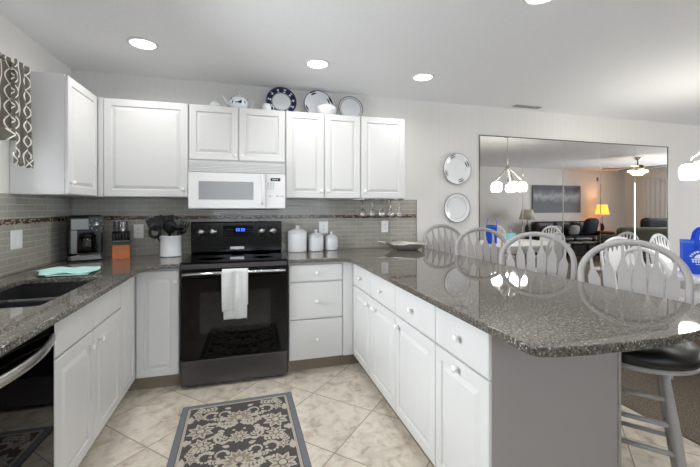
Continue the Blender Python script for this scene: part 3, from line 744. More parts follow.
big = [(-.042, .02, .075, 'large knife leftmost in the back row of the knife block'), (-.014, .025, .092, 'large knife second from the left in the back row of the knife block'),
       (.038, .02, .085, 'large knife rightmost in the back row of the knife block')]
proto = None
for x, y, h, lb in big:
    lp = krot() @ Vector((x, y, .213)); loc = (kb.location.x+lp.x, kb.location.y+lp.y, kb.location.z+lp.z)
    if proto is None:
        proto = thing('kitchen_knife', lb, 'knife', loc, radians(17), 'large knives in the back row of the knife block')
        MB().box(-.008, .008, -.013, .013, 0, .085, .005).build('handle', BLKP, proto)
        MB().box(-.0087, .0087, -.004, .004, .01, .086, .001).build('steel_spine', CHROME, proto)
    else: dup(proto, loc, radians(17), lb)
lp = krot() @ Vector((.014, .022, .213))
t = thing('kitchen_scissors', 'kitchen scissors with looped handles in the knife block', 'scissors', (kb.location.x+lp.x, kb.location.y+lp.y, kb.location.z+lp.z), radians(17))
for sx in (-1, 1): MB().tube([(sx*.008+.009*cos(a)*1.0, 0, .045+.03*sin(a)) for a in [2*pi*i/16 for i in range(16)]], .003, 8, closed=True).build('handle_loop', CHROME, t)
MB().box(-.006, .006, -.003, .003, 0, .018, .001).build('blade', CHROME, t)

t = thing('utensil_crock', 'white cylindrical crock full of black utensils left of the range', 'crock', (-.608, 3.30, Z))
MB().lathe([(.070, 0), (.083, .002), (.084, .012), (.081, .015), (.081, .16), (.084, .165), (.082, .172), (.075, .170), (.074, .02), (.001, .012)], seg=40).build('pot', CERAM, t)
ux, uy = -.608, 3.30
def utensil(name, label, bx, by, tx, ty, tz, head):
    """from crock floor point (bx,by) to head base (tx,ty,tz)"""
    t = thing(name, label, 'utensil', (ux+bx, uy+by, Z+.022))
    d = Vector((tx-bx, ty-by, tz-.022)); L = d.length; zz = d.normalized(); xx = Vector((0, 1, 0)).cross(zz).normalized(); yy = zz.cross(xx); q = Matrix((xx, yy, zz)).transposed().to_quaternion(); t.rotation_mode = 'QUATERNION'; t.rotation_quaternion = q
    MB().tube([(0, 0, 0), (0, 0, L*.5), (0, 0, L)], [.006, .005, .006], 8).build('handle', BLKP, t)
    m = MB()
    if head == 'spatula': m.prism([(-.014, 0), (-.044, .03), (-.046, .10), (.046, .10), (.044, .03), (.014, 0)], -.003, .003, 'y', .002)
    elif head == 'spoon': m.sphere((0, 0, .045), .05, 18, .72, .28, 1.0)
    elif head == 'slotted':
        m.prism([(-.012, 0), (-.036, .02), (-.040, .09), (.040, .09), (.036, .02), (.012, 0)], -.003, .003, 'y', .002)
        for k in (-.02, 0, .02): m.box(k-.004, k+.004, -.006, .006, .03, .08, .002)
    elif head == 'ladle': m.lathe([(.002, -.038), (.028, -.028), (.042, 0), (.040, .002), (.026, -.024), (.001, -.034)], (0, -.03, .03), 20)
    elif head == 'loop': m.tube([(.026*cos(a), 0, .035+.036*sin(a)) for a in [2*pi*i/20 for i in range(20)]], .009, 8, closed=True)
    elif head == 'fork':
        m.sphere((0, 0, .025), .03, 14, .8, .3, 1.0)
        for k in (-.018, -.006, .006, .018): m.tube([(k, 0, .04), (k*1.15, -.004, .09)], .004, 6)
    m.xform(Matrix.Translation((0, 0, L-.012)) @ Matrix.Diagonal((1.45, 1.3, 1.15, 1))).build('head', BLKP, t)
utensil('spatula', 'black spatula leaning left, the widest blade in the crock', -.02, .02, -.10, .03, .225, 'spatula')
utensil('slotted_turner', 'black slotted turner standing behind the others in the crock', .0, .035, -.035, .05, .245, 'slotted')
utensil('serving_spoon', 'black serving spoon standing in the middle of the crock', .0, .0, -.005, -.005, .205, 'spoon')
utensil('ladle', 'black ladle at the right side of the crock', .03, .02, .055, .03, .225, 'ladle')
utensil('pasta_fork', 'black pasta fork leaning right out of the crock', .03, -.01, .085, .0, .20, 'fork')
utensil('looped_utensil', 'black utensil with an open loop, leaning over the left rim of the crock', -.03, -.02, -.102, -.025, .175, 'loop')

can = [('largest white canister with a knobbed lid, leftmost beside the range', .446, 3.335, .086, .172), ('middle sized white lidded canister between the other two', .622, 3.355, .072, .128), ('smallest white lidded canister, rightmost of the three', .776, 3.375, .062, .108)]
for lb, x, y, R, H in can:
    t = thing('canister', lb, 'canister', (x, y, Z), 0, 'white canisters beside the range')
    MB().lathe([(R*.93, 0), (R*.98, .004), (R, .015), (R, H*.93), (R*.97, H), (R*.9, H), (.001, H)], seg=40).build('jar', CERAM, t)
    MB().lathe([(R*.98, H+.0005), (R*1.0, H+.006), (R*.95, H+.016), (R*.55, H+.034), (R*.2, H+.040), (R*.15, H+.046), (R*.24, H+.056), (R*.2, H+.066), (.001, H+.07)], seg=40).build('lid', CERAM, t)

# leaf shaped metal bowl
def leafbowl():
    m = MB(); prof = [(.40, .000), (.60, .008), (.82, .034), (.95, .055), (1.0, .064), (.985, .068), (.92, .056), (.78, .034), (.55, .012), (.001, .007)]
    seg = 56; rings = []
    for r, h in prof:
        ring = []
        for i in range(seg):
            a = 2*pi*i/seg; wv = 1+.035*r*r*sin(5*a+.6)+.03*r*r*sin(9*a)
            lift = .006*r**3*sin(4*a+1.0)
            tip = .02*r*max(0, cos(a-pi))**8
            ring.append(m.b.verts.new(((.195*r+tip)*wv*cos(a), .175*r*wv*sin(a), h+lift*(1 if r > .5 else 0))))
        rings.append(ring)
    for a, c in zip(rings, rings[1:]):
        for i in range(seg):
            f = m.b.faces.new((a[i], a[(i+1) % seg], c[(i+1) % seg], c[i])); f.smooth = True
    m.b.faces.new(rings[0]); m.b.faces.new(rings[-1]); return m
o = leafbowl().build('leaf_bowl', PEWTER); o.location = (1.485, 3.215, Z); o.rotation_euler = (0, 0, radians(-8))
tag(o, 'hammered silver leaf shaped bowl on the peninsula countertop', 'bowl')
MB().tube([(-.205, 0, .060), (-.235, .01, .072), (-.262, .012, .078), (-.285, .01, .074)], [.008, .006, .005, .004], 8).build('stem_handle', PEWTER, o)

# wine glasses hanging below the right cabinet
t = thing('stemware_rack', 'wire stemware rack fixed under the right wall cabinet', 'rack', (1.22, 3.28, ZU0))
for i in range(10): MB().tube([(-.2085+.0471*i, -.10, -.0105), (-.2085+.0471*i, .12, -.0105)], .003, 8).build('rail', CHROME, t)
m = MB()
for yy in (-.095, .115): m.tube([(-.22, yy, -.0045), (.22, yy, -.0045)], .003, 8)
m.build('crossbar', CHROME, t)
gp = [(.033, 0), (.034, -.002), (.010, -.006), (.0035, -.010), (.003, -.085), (.005, -.090), (.024, -.102), (.031, -.122), (.031, -.145), (.027, -.165), (.0258, -.165), (.0298, -.145), (.0298, -.122), (.023, -.1035), (.001, -.093)]
proto = None
po = ['first', 'second', 'third', 'fourth', 'fifth']
for row, yy, x0, n in (('front', 3.215, 1.034, 5), ('back', 3.335, 1.081, 4)):
    for i in range(n):
        lb = f'wine glass hanging upside down in the {row} row, {po[i]} from the left'; loc = (x0+.0942*i, yy, ZU0-.0060)
        if proto is None:
            proto = MB().lathe(gp, (0, 0, 0), 24).build('wine_glass', GLASS); proto.location = loc; tag(proto, lb, 'wine glass', 'wine glasses under the cabinet')
        else: dup(proto, loc, 0, lb)

# teal cloth by the sink
def teal(u, v):
    A = [Vector((-1.255, 2.66)), Vector((-1.13, 2.475)), Vector((-.875, 2.51)), Vector((-.95, 2.80))]
    p = (A[0]*(1-u)+A[3]*u)*(1-v)+(A[1]*(1-u)+A[2]*u)*v if True else None
    h = .010+.018*math.exp(-((u-.35)/.16)**2-((v-.25)/.5)**2)+.004*sin(u*11+v*3)+.004*sin(v*8)
    return (p.x+.012*sin(v*5), p.y+.012*sin(u*6), Z+max(.004, h))
m = MB().grid(teal, 24, 20, .004)
o = m.build('dish_cloth', TEAL); tag(o, 'folded teal dish cloth on the counter behind the sink', 'cloth')
MB().grid(lambda u, v: (teal(u*.8+.1, v*.95)[0]+.01, teal(u*.8+.1, v*.95)[1]-.02, Z+.0045), 12, 12, .004).build('under_fold', TEAL, o)

# ------------------------------------------------------------------ window valance
t = thing('window_valance', 'grey valance with white interlocking ovals hanging over the left window', 'curtain', (XW, 1.7, 2.1))
def val(u, v):
    y = .86+u*1.50; hem = 1.735-.10*sin(pi*min(1, max(0, (u-.0)/1.0)))*0+.0
    hem = 1.80-.075*u**3-.02*sin(u*18)*.5
    z = 2.115+(hem-2.115)*v; f = .018*sin(u*58)*(.5+.5*v)+.012*sin(u*23+v)
    return (-1.215+f-.006*v, y, z)
MB().grid(val, 150, 14, .002).build('swag', CURT, t, True)
def jab(u, v):
    y = 2.345+u*.140; hem = 1.60-.06*u+.006*sin(u*26)
    z = 2.112+(hem-2.112)*v; f = .014*sin(u*15+.4)*(.5+.5*v)
    return (-1.195+f+.006*v, y+.02*v*sin(u*3), z)
MB().grid(jab, 60, 18, .002).build('jabot', CURT, t, True)
def jab2(u, v):
    y = 2.295+u*.175; hem = 1.545+.008*sin(u*14)
    return (-1.172+.008*sin(u*15), y, 1.605-.02*u+(hem-1.605+.02*u)*v)
MB().grid(jab2, 40, 5, .002).build('folded_hem', CURT, t, True)
MB().grid(lambda u, v: (-1.375+.155*u, 2.490+.004*sin(u*9), 2.115-.42*v), 10, 10, .002).build('return_fold', CURT, t, True)
MB().tube([(-1.23, .80, 2.095), (-1.23, 2.49, 2.095)], .012, 12).box(XW+.001, -1.23, .82, .84, 2.088, 2.102).box(XW+.001, -1.23, 2.47, 2.488, 2.088, 2.102).build('rod', NICKEL, t, True)

# ------------------------------------------------------------------ rug
t = thing('kitchen_rug', 'charcoal and cream floral runner rug with a grey border on the tile', 'rug', (-.040, 2.015, 0), radians(1.0))
RW, RL = .352, .572
mb = MB(); mb.box(-RW, RW, -RL, RL, .0005, .008, .003, mi=2)
mb.box(-RW+.035, RW-.035, -RL+.035, RL-.035, .006, .0086, mi=0)
NPOLY = [0]
def flatpoly(pts, z, mi):
    if max(abs(x) for x, y in pts) > RW-.036 or max(abs(y) for x, y in pts) > RL-.036: return
    NPOLY[0] += 1; z += NPOLY[0]*4e-7
    vs = [mb.b.verts.new((x, y, z)) for x, y in pts]
    f = mb.b.faces.new(vs); f.material_index = mi
    if f.normal.z < 0: f.normal_flip()
def petal(x, y, a, L, w, z, mi):
    ca, sa = cos(a), sin(a); pts = []
    for i in range(9):
        q = i/8; pts.append((q*L, w*sin(pi*q**.75)))
    for i in range(7, 0, -1):
        q = i/8; pts.append((q*L, -w*sin(pi*q**.75)))
    flatpoly([(x+px*ca-py*sa, y+px*sa+py*ca) for px, py in pts], z, mi)
def disc(x, y, r, z, mi, n=12): flatpoly([(x+r*cos(2*pi*i/n), y+r*sin(2*pi*i/n)) for i in range(n)], z, mi)
ZR = [.0089, .0092, .0095, .0098]
def flower(x, y, R, n=8, a0=0.0, half=False):
    for i in range(n):
        a = a0+(2*pi*i/n if not half else pi*(i/(n-1))-0)
        petal(x, y, a, R, R*.26, ZR[0], 1); petal(x+cos(a)*R*.3, y+sin(a)*R*.3, a, R*.5, R*.10, ZR[1], 3)
    disc(x, y, R*.34, ZR[2], 0); disc(x, y, R*.26, ZR[3], 1)
def sprig(x, y, a, L):
    for k in range(5):
        q = .15+.2*k; px, py = x+cos(a)*L*q, y+sin(a)*L*q
        for sgn in (-1, 1): petal(px, py, a+sgn*.9, L*.30, L*.075, ZR[0], 1)
    petal(x+cos(a)*L*.9, y+sin(a)*L*.9, a, L*.3, L*.08, ZR[0], 1)
def scroll(x, y, a, L, turn):
    px, py, aa = x, y, a
    for k in range(9):
        disc(px, py, L*(.10-.006*k), ZR[0], 1, 8); px += cos(aa)*L*.13; py += sin(aa)*L*.13; aa += turn
    disc(px, py, L*.09, ZR[0], 1, 8)
for y0 in (.335, -.06, -.43):
    # palmette
    for i in range(9):
        a = radians(-15+i*26.25); petal(0, y0, a, .095, .024, ZR[0], 1); petal(cos(a)*.03, y0+sin(a)*.03, a, .05, .010, ZR[1], 3)
    disc(0, y0+.012, .030, ZR[2], 3); disc(0, y0+.012, .02, ZR[3], 1)
    for sg in (-1, 1):
        scroll(sg*.02, y0-.045, radians(270+sg*40), .16, sg*.42); sprig(sg*.02, y0-.06, radians(90-sg*75), .10)
        flower(sg*.215, y0-.075, .082, 8, .3); scroll(sg*.14, y0+.10, radians(90-sg*60), .15, -sg*.5); sprig(sg*.27, y0+.09, radians(90+sg*25), .09)
        petal(sg*.125, y0-.02, radians(90-sg*90), .06, .014, ZR[0], 1); sprig(sg*.12, y0+.16, radians(90-sg*100), .11)
        flower(sg*.205, y0-.205, .062, 7, .1); scroll(sg*.10, y0-.13, radians(270+sg*60), .14, -sg*.4); sprig(sg*.06, y0-.20, radians(90-sg*45), .09)
        petal(sg*.285, y0+.02, radians(90), .08, .02, ZR[0], 1); petal(sg*.285, y0-.14, radians(270), .06, .016, ZR[0], 1)
    flower(0, y0-.185, .060, 10)
    for sg in (-1, 1):
        scroll(sg*.055, y0+.075, radians(90-sg*20), .11, -sg*.45); scroll(sg*.16, y0-.16, radians(90+sg*60), .12, sg*.45)
        sprig(sg*.29, y0-.20, radians(90-sg*30), .07); sprig(sg*.16, y0+.03, radians(90+sg*100), .08); flower(sg*.235, y0+.075, .040, 6, .4)
        for px_, py_, aa in ((.09, .0, 60), (.12, -.10, 200), (.05, .13, 20), (.26, -.15, 300), (.10, -.23, 150), (.27, .03, 40)):
            petal(sg*px_, y0+py_, radians(90-sg*(90-aa)), .045, .014, ZR[0], 1)
        for px_, py_ in ((.075, -.085), (.145, .07), (.19, .15), (.03, -.115), (.27, -.09), (.175, -.01)): disc(sg*px_, y0+py_, .009, ZR[0], 1, 8)
n = 66
for i in range(n):
    y = -RL+.052+(2*RL-.104)*i/(n-1)
    for sg in (-1, 1): disc(sg*(RW-.047), y, .0092, ZR[0], 1, 8); disc(sg*(RW-.047), y, .0026, ZR[1], 0, 6)
n = 38
for i in range(n):
    x = -RW+.058+(2*RW-.116)*i/(n-1)
    for sg in (-1, 1): disc(x, sg*(RL-.047), .0092, ZR[0], 1, 8); disc(x, sg*(RL-.047), .0026, ZR[1], 0, 6)
mb.build('rug', [RUG0, RUG1, RUG2, RUG3], t)

# ------------------------------------------------------------------ bow back seats
def bow_pts(zs, zt, base, wid, y0, lean, zc):
    """bow curve from left foot over the top to right foot"""
    rzt = zt-zc; rzb = (zc-zs)/sqrt(1-(base/wid)**2); pts = []
    ph = math.asin((zc-zs)/rzb)
    for i in range(41):
        a = -ph+(pi+2*ph)*i/40; x = -wid*cos(a); z = zc+(rzt if sin(a) > 0 else rzb)*sin(a)
        pts.append((x, y0+lean*(z-zs), z))
    return pts
def bow_z(x, zt, zc, wid): return zc+(zt-zc)*sqrt(max(0, 1-(x/wid)**2))
def spindle(x0, x1, z0, z1, y0, lean):
    prof = [(0, .009), (.28, .012), (.44, .025), (.56, .0275), (.72, .027), (.83, .009), (.9, .007), (1, .007)]
    m = MB(); fr, bk = [], []
    L = []
    for s_, w in prof:
        x = x0+(x1-x0)*s_; z = z0+(z1-z0)*s_; y = y0+lean*(z-z0); L.append((x, y, z, w))
    rings = []
    for x, y, z, w in L: rings.append([m.b.verts.new(p) for p in ((x-w, y-.006, z), (x+w, y-.006, z), (x+w, y+.006, z), (x-w, y+.006, z))])
    for a, c in zip(rings, rings[1:]):
        for k in range(4): m.b.faces.new((a[k], a[(k+1) % 4], c[(k+1) % 4], c[k]))
    m.b.faces.new(rings[0]); m.b.faces.new(rings[-1]); return m
def seat_parts(t, zs, zt, zc, wid, base, seat_r, mat, cushion, yb, lean, spin, leg_spread, rungs, top=.62):
    # seat board
    MB().lathe([(.001, zs-.035), (seat_r*.8, zs-.035), (seat_r*.97, zs-.02), (seat_r, zs-.008), (seat_r*.97, zs), (.001, zs)], seg=36).build('seat', mat, t)
    if cushion:
        m = MB(); seg = 48; rr = []
        for r, h in ((.99, .002), (1.04, .018), (1.03, .045), (.92, .066), (.7, .072), (.45, .070), (.2, .066), (.01, .060)):
            ring = []
            for i in range(seg):
                a = 2*pi*i/seg; tuft = 1-.10*(.5+.5*cos(8*a))*(1 if .3 < r < 1.0 else .3)
                ring.append(m.b.verts.new((seat_r*r*cos(a), seat_r*r*sin(a), zs+h*tuft)))
            rr.append(ring)
        for a, c in zip(rr, rr[1:]):
            for i in range(seg):
                f = m.b.faces.new((a[i], a[(i+1) % seg], c[(i+1) % seg], c[i])); f.smooth = True
        m.b.faces.new(rr[0]); m.b.faces.new(rr[-1]); m.build('cushion', LEATH, t)
    MB().tube(bow_pts(zs-.004, zt, base, wid, yb, lean, zc), .0165, 10, (1.05, .8), up=(0, 1, 0)).build('bow', mat, t)
    n = spin
    for i in range(n):
        f = (i-(n-1)/2)/((n-1)/2); x0 = f*base*.78; x1 = f*wid*.80
        zt_ = bow_z(x1, zt, zc, wid)-.008
        spindle(x0, x1, zs-.004, zt_, yb, lean).build('spindle', mat, t)
    for sx in (-1, 1):
        for sy in (-1, 1):
            x0, y0 = sx*seat_r*top, sy*seat_r*top; x1, y1 = sx*leg_spread, sy*leg_spread; zt0 = zs-.03
            pts = [(x0+(x1-x0)*q, y0+(y1-y0)*q, zt0*(1-q)+.0*q) for q in (0, .15, .4, .6, .85, 1)]
            MB().tube(pts, [.015, .018, .021, .019, .016, .013], 10).build('leg', mat, t)
    def lp(sx, sy, z):
        q = 1-z/(zs-.03); return (sx*(seat_r*top+(leg_spread-seat_r*top)*q), sy*(seat_r*top+(leg_spread-seat_r*top)*q), z)
    for (a, c, z) in rungs: MB().tube([lp(*a, z), lp(*c, z)], .011, 8).build('rung', mat, t)
FF, BB, LL, RR = ((-1, -1), (1, -1)), ((-1, 1), (1, 1)), ((-1, -1), (-1, 1)), ((1, -1), (1, 1))
RUNG_S = [(*FF, .17), (*FF, .29), (*FF, .40), (*FF, .50), (*BB, .24), (*LL, .33), (*RR, .33), (*LL, .21), (*RR, .21)]
RUNG_C = [(*LL, .16), (*RR, .16), ((-.98, 0), (.98, 0), .16)]
GS = 'grey bow back bar stools along the peninsula'
stool = thing('bar_stool', 'grey bow back bar stool with black seat, nearest the camera', 'bar stool', (1.730, 1.245, 0), radians(-50), GS)
seat_parts(stool, .658, 1.130, .945, .225, .16, .222, CHAIRG, True, .195, .28, 6, .168, RUNG_S, .38)
for x, y, r, lb in ((1.745, 1.864, -43, 'grey bow back bar stool at the peninsula, second nearest the camera'),
                    (1.87, 2.40, -14.5, 'grey bow back bar stool below the left edge of the mirror'),
                    (1.925, 3.0, 0, 'farthest grey bow back bar stool, below the plates hung on the wall')):
    dup(stool, (x, y, 0), radians(r), lb)

# ------------------------------------------------------------------ dining set
t = thing('dining_table', 'white dining table in front of the mirrored wall', 'table', (4.12, 2.1, .006))
MB().prism(rrect(-.80, .62, -.52, .50, .12), .728, .76, 'z', .006).build('tabletop', TABLEW, t)
MB().box(-.66, .48, -.40, .38, .64, .7275).build('apron', TABLEW, t)
for sx in (-.62, .44):
    for sy in (-.36, .34): MB().tube([(sx, sy, 0), (sx, sy, .1), (sx, sy, .4), (sx, sy, .7275)], [.02, .025, .034, .038], 12).build('leg', TABLEW, t)
GC = 'white bow back dining chairs around the table'
ch = thing('dining_chair', 'white dining chair by the mirror nearest the blue bag', 'chair', (4.93, 3.02, .006), radians(6), GC)
seat_parts(ch, .45, .975, .775, .205, .15, .205, CHAIRW, False, .17, .16, 7, .215, RUNG_C)
for x, y, r, lb in ((3.90, 2.81, -16, 'white dining chair by the mirror, left of the other one there'),
                    (3.36, 2.17, 82, 'white dining chair at the left end of the table, back to the bar stools'),
                    (4.98, 1.72, -96, 'white dining chair at the far right end of the table, seen in the mirror'),
                    (4.45, 1.38, 186, 'white dining chair seen in the mirror right behind the blue bag')):
    dup(ch, (x, y, .006), radians(r), lb)
ZT = .006+.7605
# bag
t = thing('tote_bag', 'bright blue tote bag with a white printed emblem on the dining table', 'bag', (3.665, 2.10, ZT), radians(-50))
bw, bd, bh = .135, .075, .275
m = MB(); m.box(-bw, bw, -bd, bd, 0, .003); m.box(-bw, bw, -bd, -bd+.003, .003, bh); m.box(-bw, bw, bd-.003, bd, .003, bh); m.box(-bw, -bw+.003, -bd+.003, bd-.003, .003, bh); m.box(bw-.003, bw, -bd+.003, bd-.003, .003, bh)
m.build('body', BAGB, t)
MB().box(-bw-.001, bw+.001, -bd-.0015, -bd-.0002, bh-.022, bh+.001).box(-bw-.0015, -bw-.0002, -bd-.001, bd+.001, bh-.022, bh+.001).box(bw+.0002, bw+.0015, -bd-.001, bd+.001, bh-.022, bh+.001).box(-bw-.001, bw+.001, bd+.0002, bd+.0015, bh-.022, bh+.001).build('rim_binding', BAGT, t)
for yy in (-bd-.003, bd+.003):
    pts = [(-.055, yy, bh-.07), (-.052, yy, bh), (-.044, yy*.85, bh+.06), (-.022, yy*.7, bh+.095), (0, yy*.65, bh+.103), (.022, yy*.7, bh+.095), (.044, yy*.85, bh+.06), (.052, yy, bh), (.055, yy, bh-.07)]
    MB().tube(pts, .0135, 8, (.10, 1), up=(0, 1, 0)) if False else None
    mm = MB()
    for a, c in zip(pts, pts[1:]): pass
    mm.tube(pts, .014, 8, (1, .12), up=(0, 1, 0)).build('handle', BAGB, t)
m = MB(); yf = -bd-.0004
def bp_(pts): m.prism(pts, yf-.0008, yf, 'y')
m_c = (-.022, .130)
bp_([(m_c[0]+.045*cos(a), m_c[1]+.038*sin(a)) for a in [pi*i/14 for i in range(15)]])
for i in range(9):
    a = radians(25+i*16.2); a2 = a+radians(11)
    bp_([(m_c[0]+r*cos(q), m_c[1]-.004+r*.9*sin(q)) for r, q in ((.062, a), (.078, a), (.078, a2), (.062, a2))])
bp_([(m_c[0]-.062, m_c[1]-.004), (m_c[0]+.062, m_c[1]-.004), (m_c[0]+.064, m_c[1]-.012), (m_c[0]-.064, m_c[1]-.012)])
for i in range(7): bp_([(m_c[0]-.058+i*.017, m_c[1]-.034), (m_c[0]-.046+i*.017, m_c[1]-.034), (m_c[0]-.046+i*.017, m_c[1]-.016), (m_c[0]-.058+i*.017, m_c[1]-.016)])
for i in range(6): bp_([(m_c[0]-.035+i*.012, m_c[1]-.052), (m_c[0]-.027+i*.012, m_c[1]-.052), (m_c[0]-.027+i*.012, m_c[1]-.044), (m_c[0]-.035+i*.012, m_c[1]-.044)])
m.build('printed_emblem', INKW, t)
t = thing('tissue_box', 'pale cyan box on the dining table, seen in the mirror beside the blue bag', 'box', (4.36, 1.70, ZT), radians(10))
MB().box(-.06, .06, -.06, .06, 0, .12, .004).build('carton', plain('cyan_card', (150, 214, 224), .6), t)
MB().lathe([(.03, .1205), (.018, .135), (.024, .16), (.004, .165)], (0, 0, 0), 9).build('tissue', CUSHW, t)

# ------------------------------------------------------------------ chandelier
t = thing('chandelier', 'nickel dining chandelier with five opal glass shades above the table', 'chandelier', (3.935, 2.13, 1.565))
hz = ZC-1.56
MB().lathe([(.065, hz-.0005), (.065, hz-.012), (.045, hz-.028), (.008, hz-.034)], seg=28).build('canopy', NICKEL, t)
MB().tube([(0, 0, hz-.03), (0, 0, .40)], .005, 8).build('stem', NICKEL, t)
MB().lathe([(.006, .42), (.026, .405), (.03, .37), (.022, .35), (.012, .33), (.012, .14), (.02, .12), (.024, .10), (.012, .075), (.006, .06), (.001, .055)], seg=20).build('column', NICKEL, t)
for i in range(5):
    a = radians(i*72+178); ca, sa = cos(a), sin(a)
    pts = [(r*ca, r*sa, z) for r, z in ((.02, .355), (.06, .335), (.12, .27), (.15, .23), (.18, .21), (.198, .19), (.202, .165))]
    ar = MB().tube(pts, .008, 8).build('arm', NICKEL, t)
    cx, cy = .202*ca, .202*sa
    MB().lathe([(.018, .175), (.024, .16), (.024, .135), (.012, .13)], (cx, cy, 0), 16).build('socket_cup', NICKEL, ar)
    MB().lathe([(.026, .150), (.055, .142), (.070, .12), (.076, .09), (.074, .04), (.062, .012), (.045, .003), (.001, .001)], (cx, cy, 0), 28).build('shade', GLOW, ar)

# ------------------------------------------------------------------ mirrored wall
edges = [2.478, 3.050, 3.630, 4.207, 4.780, 5.355]; nm = ['leftmost', 'second from the left', 'middle', 'second from the right', 'rightmost']
for i in range(5):
    x0, x1 = edges[i]+.0015, edges[i+1]-.0015; z0, z1 = .12, 2.115; b = MB()
    pn = [[(x0, z0, 0), (x1, z0, 0), (x1, z1, 0), (x0, z1, 0)], [(x0, z0, .003), (x1, z0, .003), (x1, z1, .003), (x0, z1, .003)],
          [(x0+.006, z0+.006, .0036), (x1-.006, z0+.006, .0036), (x1-.006, z1-.002, .0036), (x0+.006, z1-.002, .0036)]]
    R = [[b.b.verts.new((x, YW-.001-d, z)) for x, z, d in ring] for ring in pn]
    b.b.faces.new(R[0])
    for a, c in zip(R, R[1:]):
        for k in range(4): b.b.faces.new((a[k], a[(k+1) % 4], c[(k+1) % 4], c[k]))
    b.b.faces.new(R[-1])
    tag(b.build('mirror_panel', MIRR), f'tall mirror panel on the dining wall, {nm[i]} of the five', 'mirror', 'mirror panels on the dining wall')
struct('trim_6', MB().box(2.470, 5.363, YW-.010, YW, 2.1155, 2.124).box(2.470, 2.477, YW-.010, YW, .12, 2.1155).box(5.356, 5.363, YW-.010, YW, .12, 2.1155), plain('mirror_channel', (120, 116, 110), .3, .8))

# ------------------------------------------------------------------ living room, seen in the mirror
t = thing('sofa', 'black leather sofa below the seascape painting, seen in the mirror', 'sofa', (8.56, YFAR+.55, .006))
MB().box(-1.1, 1.1, -.42, .44, .08, .42, .04).build('base', SOFA, t)
for k in range(3): MB().box(-.93+.62*k, -.33+.62*k, -.2, .46, .42, .54, .05, 3).build('seat_cushion', SOFA, t)
for k in range(3): MB().box(-.93+.62*k, -.33+.62*k, -.44, -.18, .5, .93, .07, 3).build('back_cushion', SOFA, t)
for sx in (-1, 1): MB().box(min(sx*.95, sx*1.15), max(sx*.95, sx*1.15), -.43, .44, .06, .66, .07, 3).build('arm', SOFA, t)
def pillow(label, x, y, z, w, mat, rx=15):
    m = MB().sphere((0, 0, 0), 1, 20, w, .09, w); o = m.build('throw_pillow', mat)
    for v in o.data.vertices:
        c = v.co
        for k in (0, 2): c[k] = math.copysign(abs(c[k]/w)**.55*w, c[k])
    o.location = (x, y, z); o.rotation_euler = (radians(-rx), 0, 0); tag(o, label, 'pillow')
pillow('pale throw pillow on the black sofa, left one', 8.1, -1.02, .70, .14, CUSHW); pillow('pale throw pillow on the black sofa, right one', 8.72, -1.02, .70, .14, CUSHW)
pillow('navy throw pillow at the right end of the black sofa', 9.25, -.98, .80, .24, CUSH)
t = thing('painting', 'framed grey seascape painting on the wall above the sofa, seen in the mirror', 'painting', (8.66, YFAR, 1.57))
MB().box(-.84, .84, 0.001, .03, -.375, .375).build('canvas', PAINTM, t)
MB().box(-.86, -.84, .001, .036, -.395, .395).box(.84, .86, .001, .036, -.395, .395).box(-.84, .84, .001, .036, -.395, -.375).box(-.84, .84, .001, .036, .375, .395).build('frame', plain('frame_grey', (92, 92, 94), .4), t)
def etable(label, x, y):
    t = thing('end_table', label, 'table', (x, y, .006))
    MB().box(-.25, .25, -.25, .25, .54, .57, .005).build('top', DKWOOD, t)
    for sx in (-.21, .21):
        for sy in (-.21, .21): MB().box(sx-.02, sx+.02, sy-.02, sy+.02, 0, .54).build('leg', DKWOOD, t)
etable('dark wooden end table left of the sofa in the mirror', 7.08, -1.2); etable('dark wooden end table under the glowing lamp in the mirror', 10.0, -1.25)
def lamp(label, x, y, shade, r0, r1, zb, zt, lit):
    t = thing('table_lamp', label, 'lamp', (x, y, .577))
    MB().lathe([(.08, 0), (.085, .01), (.03, .03), (.05, .12), (.055, .2), (.02, .28), (.008, .3), (.008, zb-.577+.05), (.001, zb-.577+.05)], seg=20).build('base', DKWOOD, t)
    MB().lathe([(r0, zb-.577), (r1, zt-.577), (r1-.004, zt-.577), (r0-.004, zb-.577)], seg=28).build('lamp_shade', shade, t)
    if lit: point('lamp_bulb', (x, y, (zb+zt)/2), 9, (1, .62, .25), .04)
lamp('unlit table lamp with a pale shade left of the sofa, seen in the mirror', 7.3, -1.2, SHADEP, .20, .14, 1.00, 1.27, False)
lamp('glowing table lamp with a yellow shade right of the sofa, seen in the mirror', 10.0, -1.25, SHADEY, .18, .12, 1.13, 1.41, True)
t = thing('loveseat', 'patterned olive loveseat with its back to the dining area, seen in the mirror', 'sofa', (9.5, .38, .006), radians(14))
MB().box(-.95, .95, -.45, .30, .08, .45, .05).build('base', LOVE, t)
MB().box(-.95, .95, .10, .34, .40, .845, .09, 4).build('backrest', LOVE, t)
for sx in (-1, 1): MB().box(min(sx*.75, sx*.98), max(sx*.75, sx*.98), -.52, .28, .08, .64, .09, 3).build('arm', LOVE, t)
for k in (0, 1): MB().box(-.73+.74*k, .72-.74*(1-k), -.5, .09, .45, .56, .05, 3).build('seat_cushion', LOVE, t)
t = thing('recliner', 'black leather recliner by the sliding door, seen in the mirror', 'armchair', (10.6, -.45, .006), radians(20))
MB().box(-.4, .4, -.35, .4, .08, .44, .06).build('base', SOFA, t); MB().box(-.36, .36, .20, .46, .4, 1.05, .12, 4).build('backrest', SOFA, t)
for sx in (-1, 1): MB().box(min(sx*.3, sx*.46), max(sx*.3, sx*.46), -.36, .34, .08, .64, .07, 3).build('arm', SOFA, t)
t = thing('coffee_table', 'black coffee table with a lower shelf before the sofa, seen in the mirror', 'table', (7.95, -.12, .006))
MB().box(-.45, .45, -.22, .22, .42, .45, .006).build('top', BLK, t); MB().box(-.43, .43, -.20, .20, .16, .18, .004).build('shelf', BLK, t)
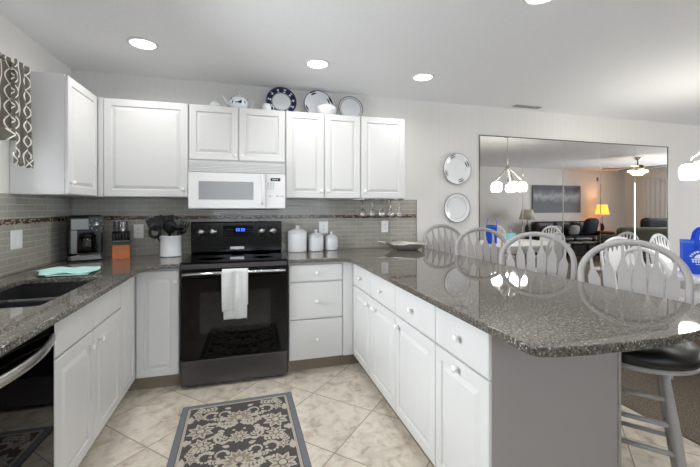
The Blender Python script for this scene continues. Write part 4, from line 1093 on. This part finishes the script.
for sx in (-.41, .41):
    for sy in (-.18, .18): MB().box(sx-.025, sx+.025, sy-.025, sy+.025, 0, .42).build('leg', DKWOOD, t)
for i, (x, lb) in enumerate(((7.77, 'white folded papers on the left of the coffee table'), (8.15, 'white folded papers on the right of the coffee table'))):
    o = MB().box(-.12, .12, -.09, .09, 0, .02, .003).build('papers', CUSHW); o.location = (x, -.12, .4565); tag(o, lb, 'papers')
# ceiling fan
t = thing('ceiling_fan', 'ceiling fan with dark blades and a lit glass bowl, seen in the mirror', 'fan', (8.40, .90, ZC))
MB().lathe([(.075, -.0005), (.075, -.02), (.03, -.06), (.014, -.065), (.014, -.17), (.001, -.17)], seg=24).build('canopy', NICKEL, t)
MB().lathe([(.02, -.165), (.10, -.18), (.115, -.21), (.11, -.25), (.06, -.275), (.001, -.275)], seg=28).build('motor', plain('fan_bronze', (70, 60, 52), .35, .6), t)
for i in range(5):
    a = radians(72*i+8); b = MB().prism([(.10, -.035), (.16, -.025), (.24, -.06), (.64, -.072), (.67, -.04), (.67, .04), (.64, .072), (.24, .06), (.16, .025), (.10, .035)], -.232, -.224, 'z', .002)
    b.xform(Matrix.Rotation(a, 4, 'Z')).build('blade', DKWOOD, t)
lk = MB().lathe([(.05, -.275), (.07, -.29), (.07, -.30), (.001, -.30)], seg=24).build('light_kit', NICKEL, t)
MB().lathe([(.12, -.300), (.135, -.31), (.125, -.36), (.08, -.395), (.001, -.405)], seg=28).build('glass_bowl', GLOWF, lk)
for i in range(4):
    a = radians(90*i+30); MB().lathe([(.02, -.285), (.045, -.30), (.05, -.33), (.001, -.335)], (.15*cos(a), .15*sin(a), 0), 14).build('glass_shade', GLOWF, lk)
# sliding door curtains
def drape(label, y0, y1):
    t = MB().grid(lambda u, v: (XF-.10+.028*sin(u*34), y0+(y1-y0)*u, .03+2.12*v), 60, 4, .003).build('curtain', SHEER); tag(t, label, 'curtain')
drape('white curtain gathered at the far side of the sliding door, seen in the mirror', -.95, -.25)
drape('white curtain gathered at the near side of the sliding door', 1.75, 2.45)
o = MB().box(-.035, .035, .0005, .008, -.06, .06, .002).build('thermostat', PLATES); o.location = (10.2, YFAR, 2.18); tag(o, 'small grey sensor box high on the wall above the lamp, seen in the mirror', 'sensor')
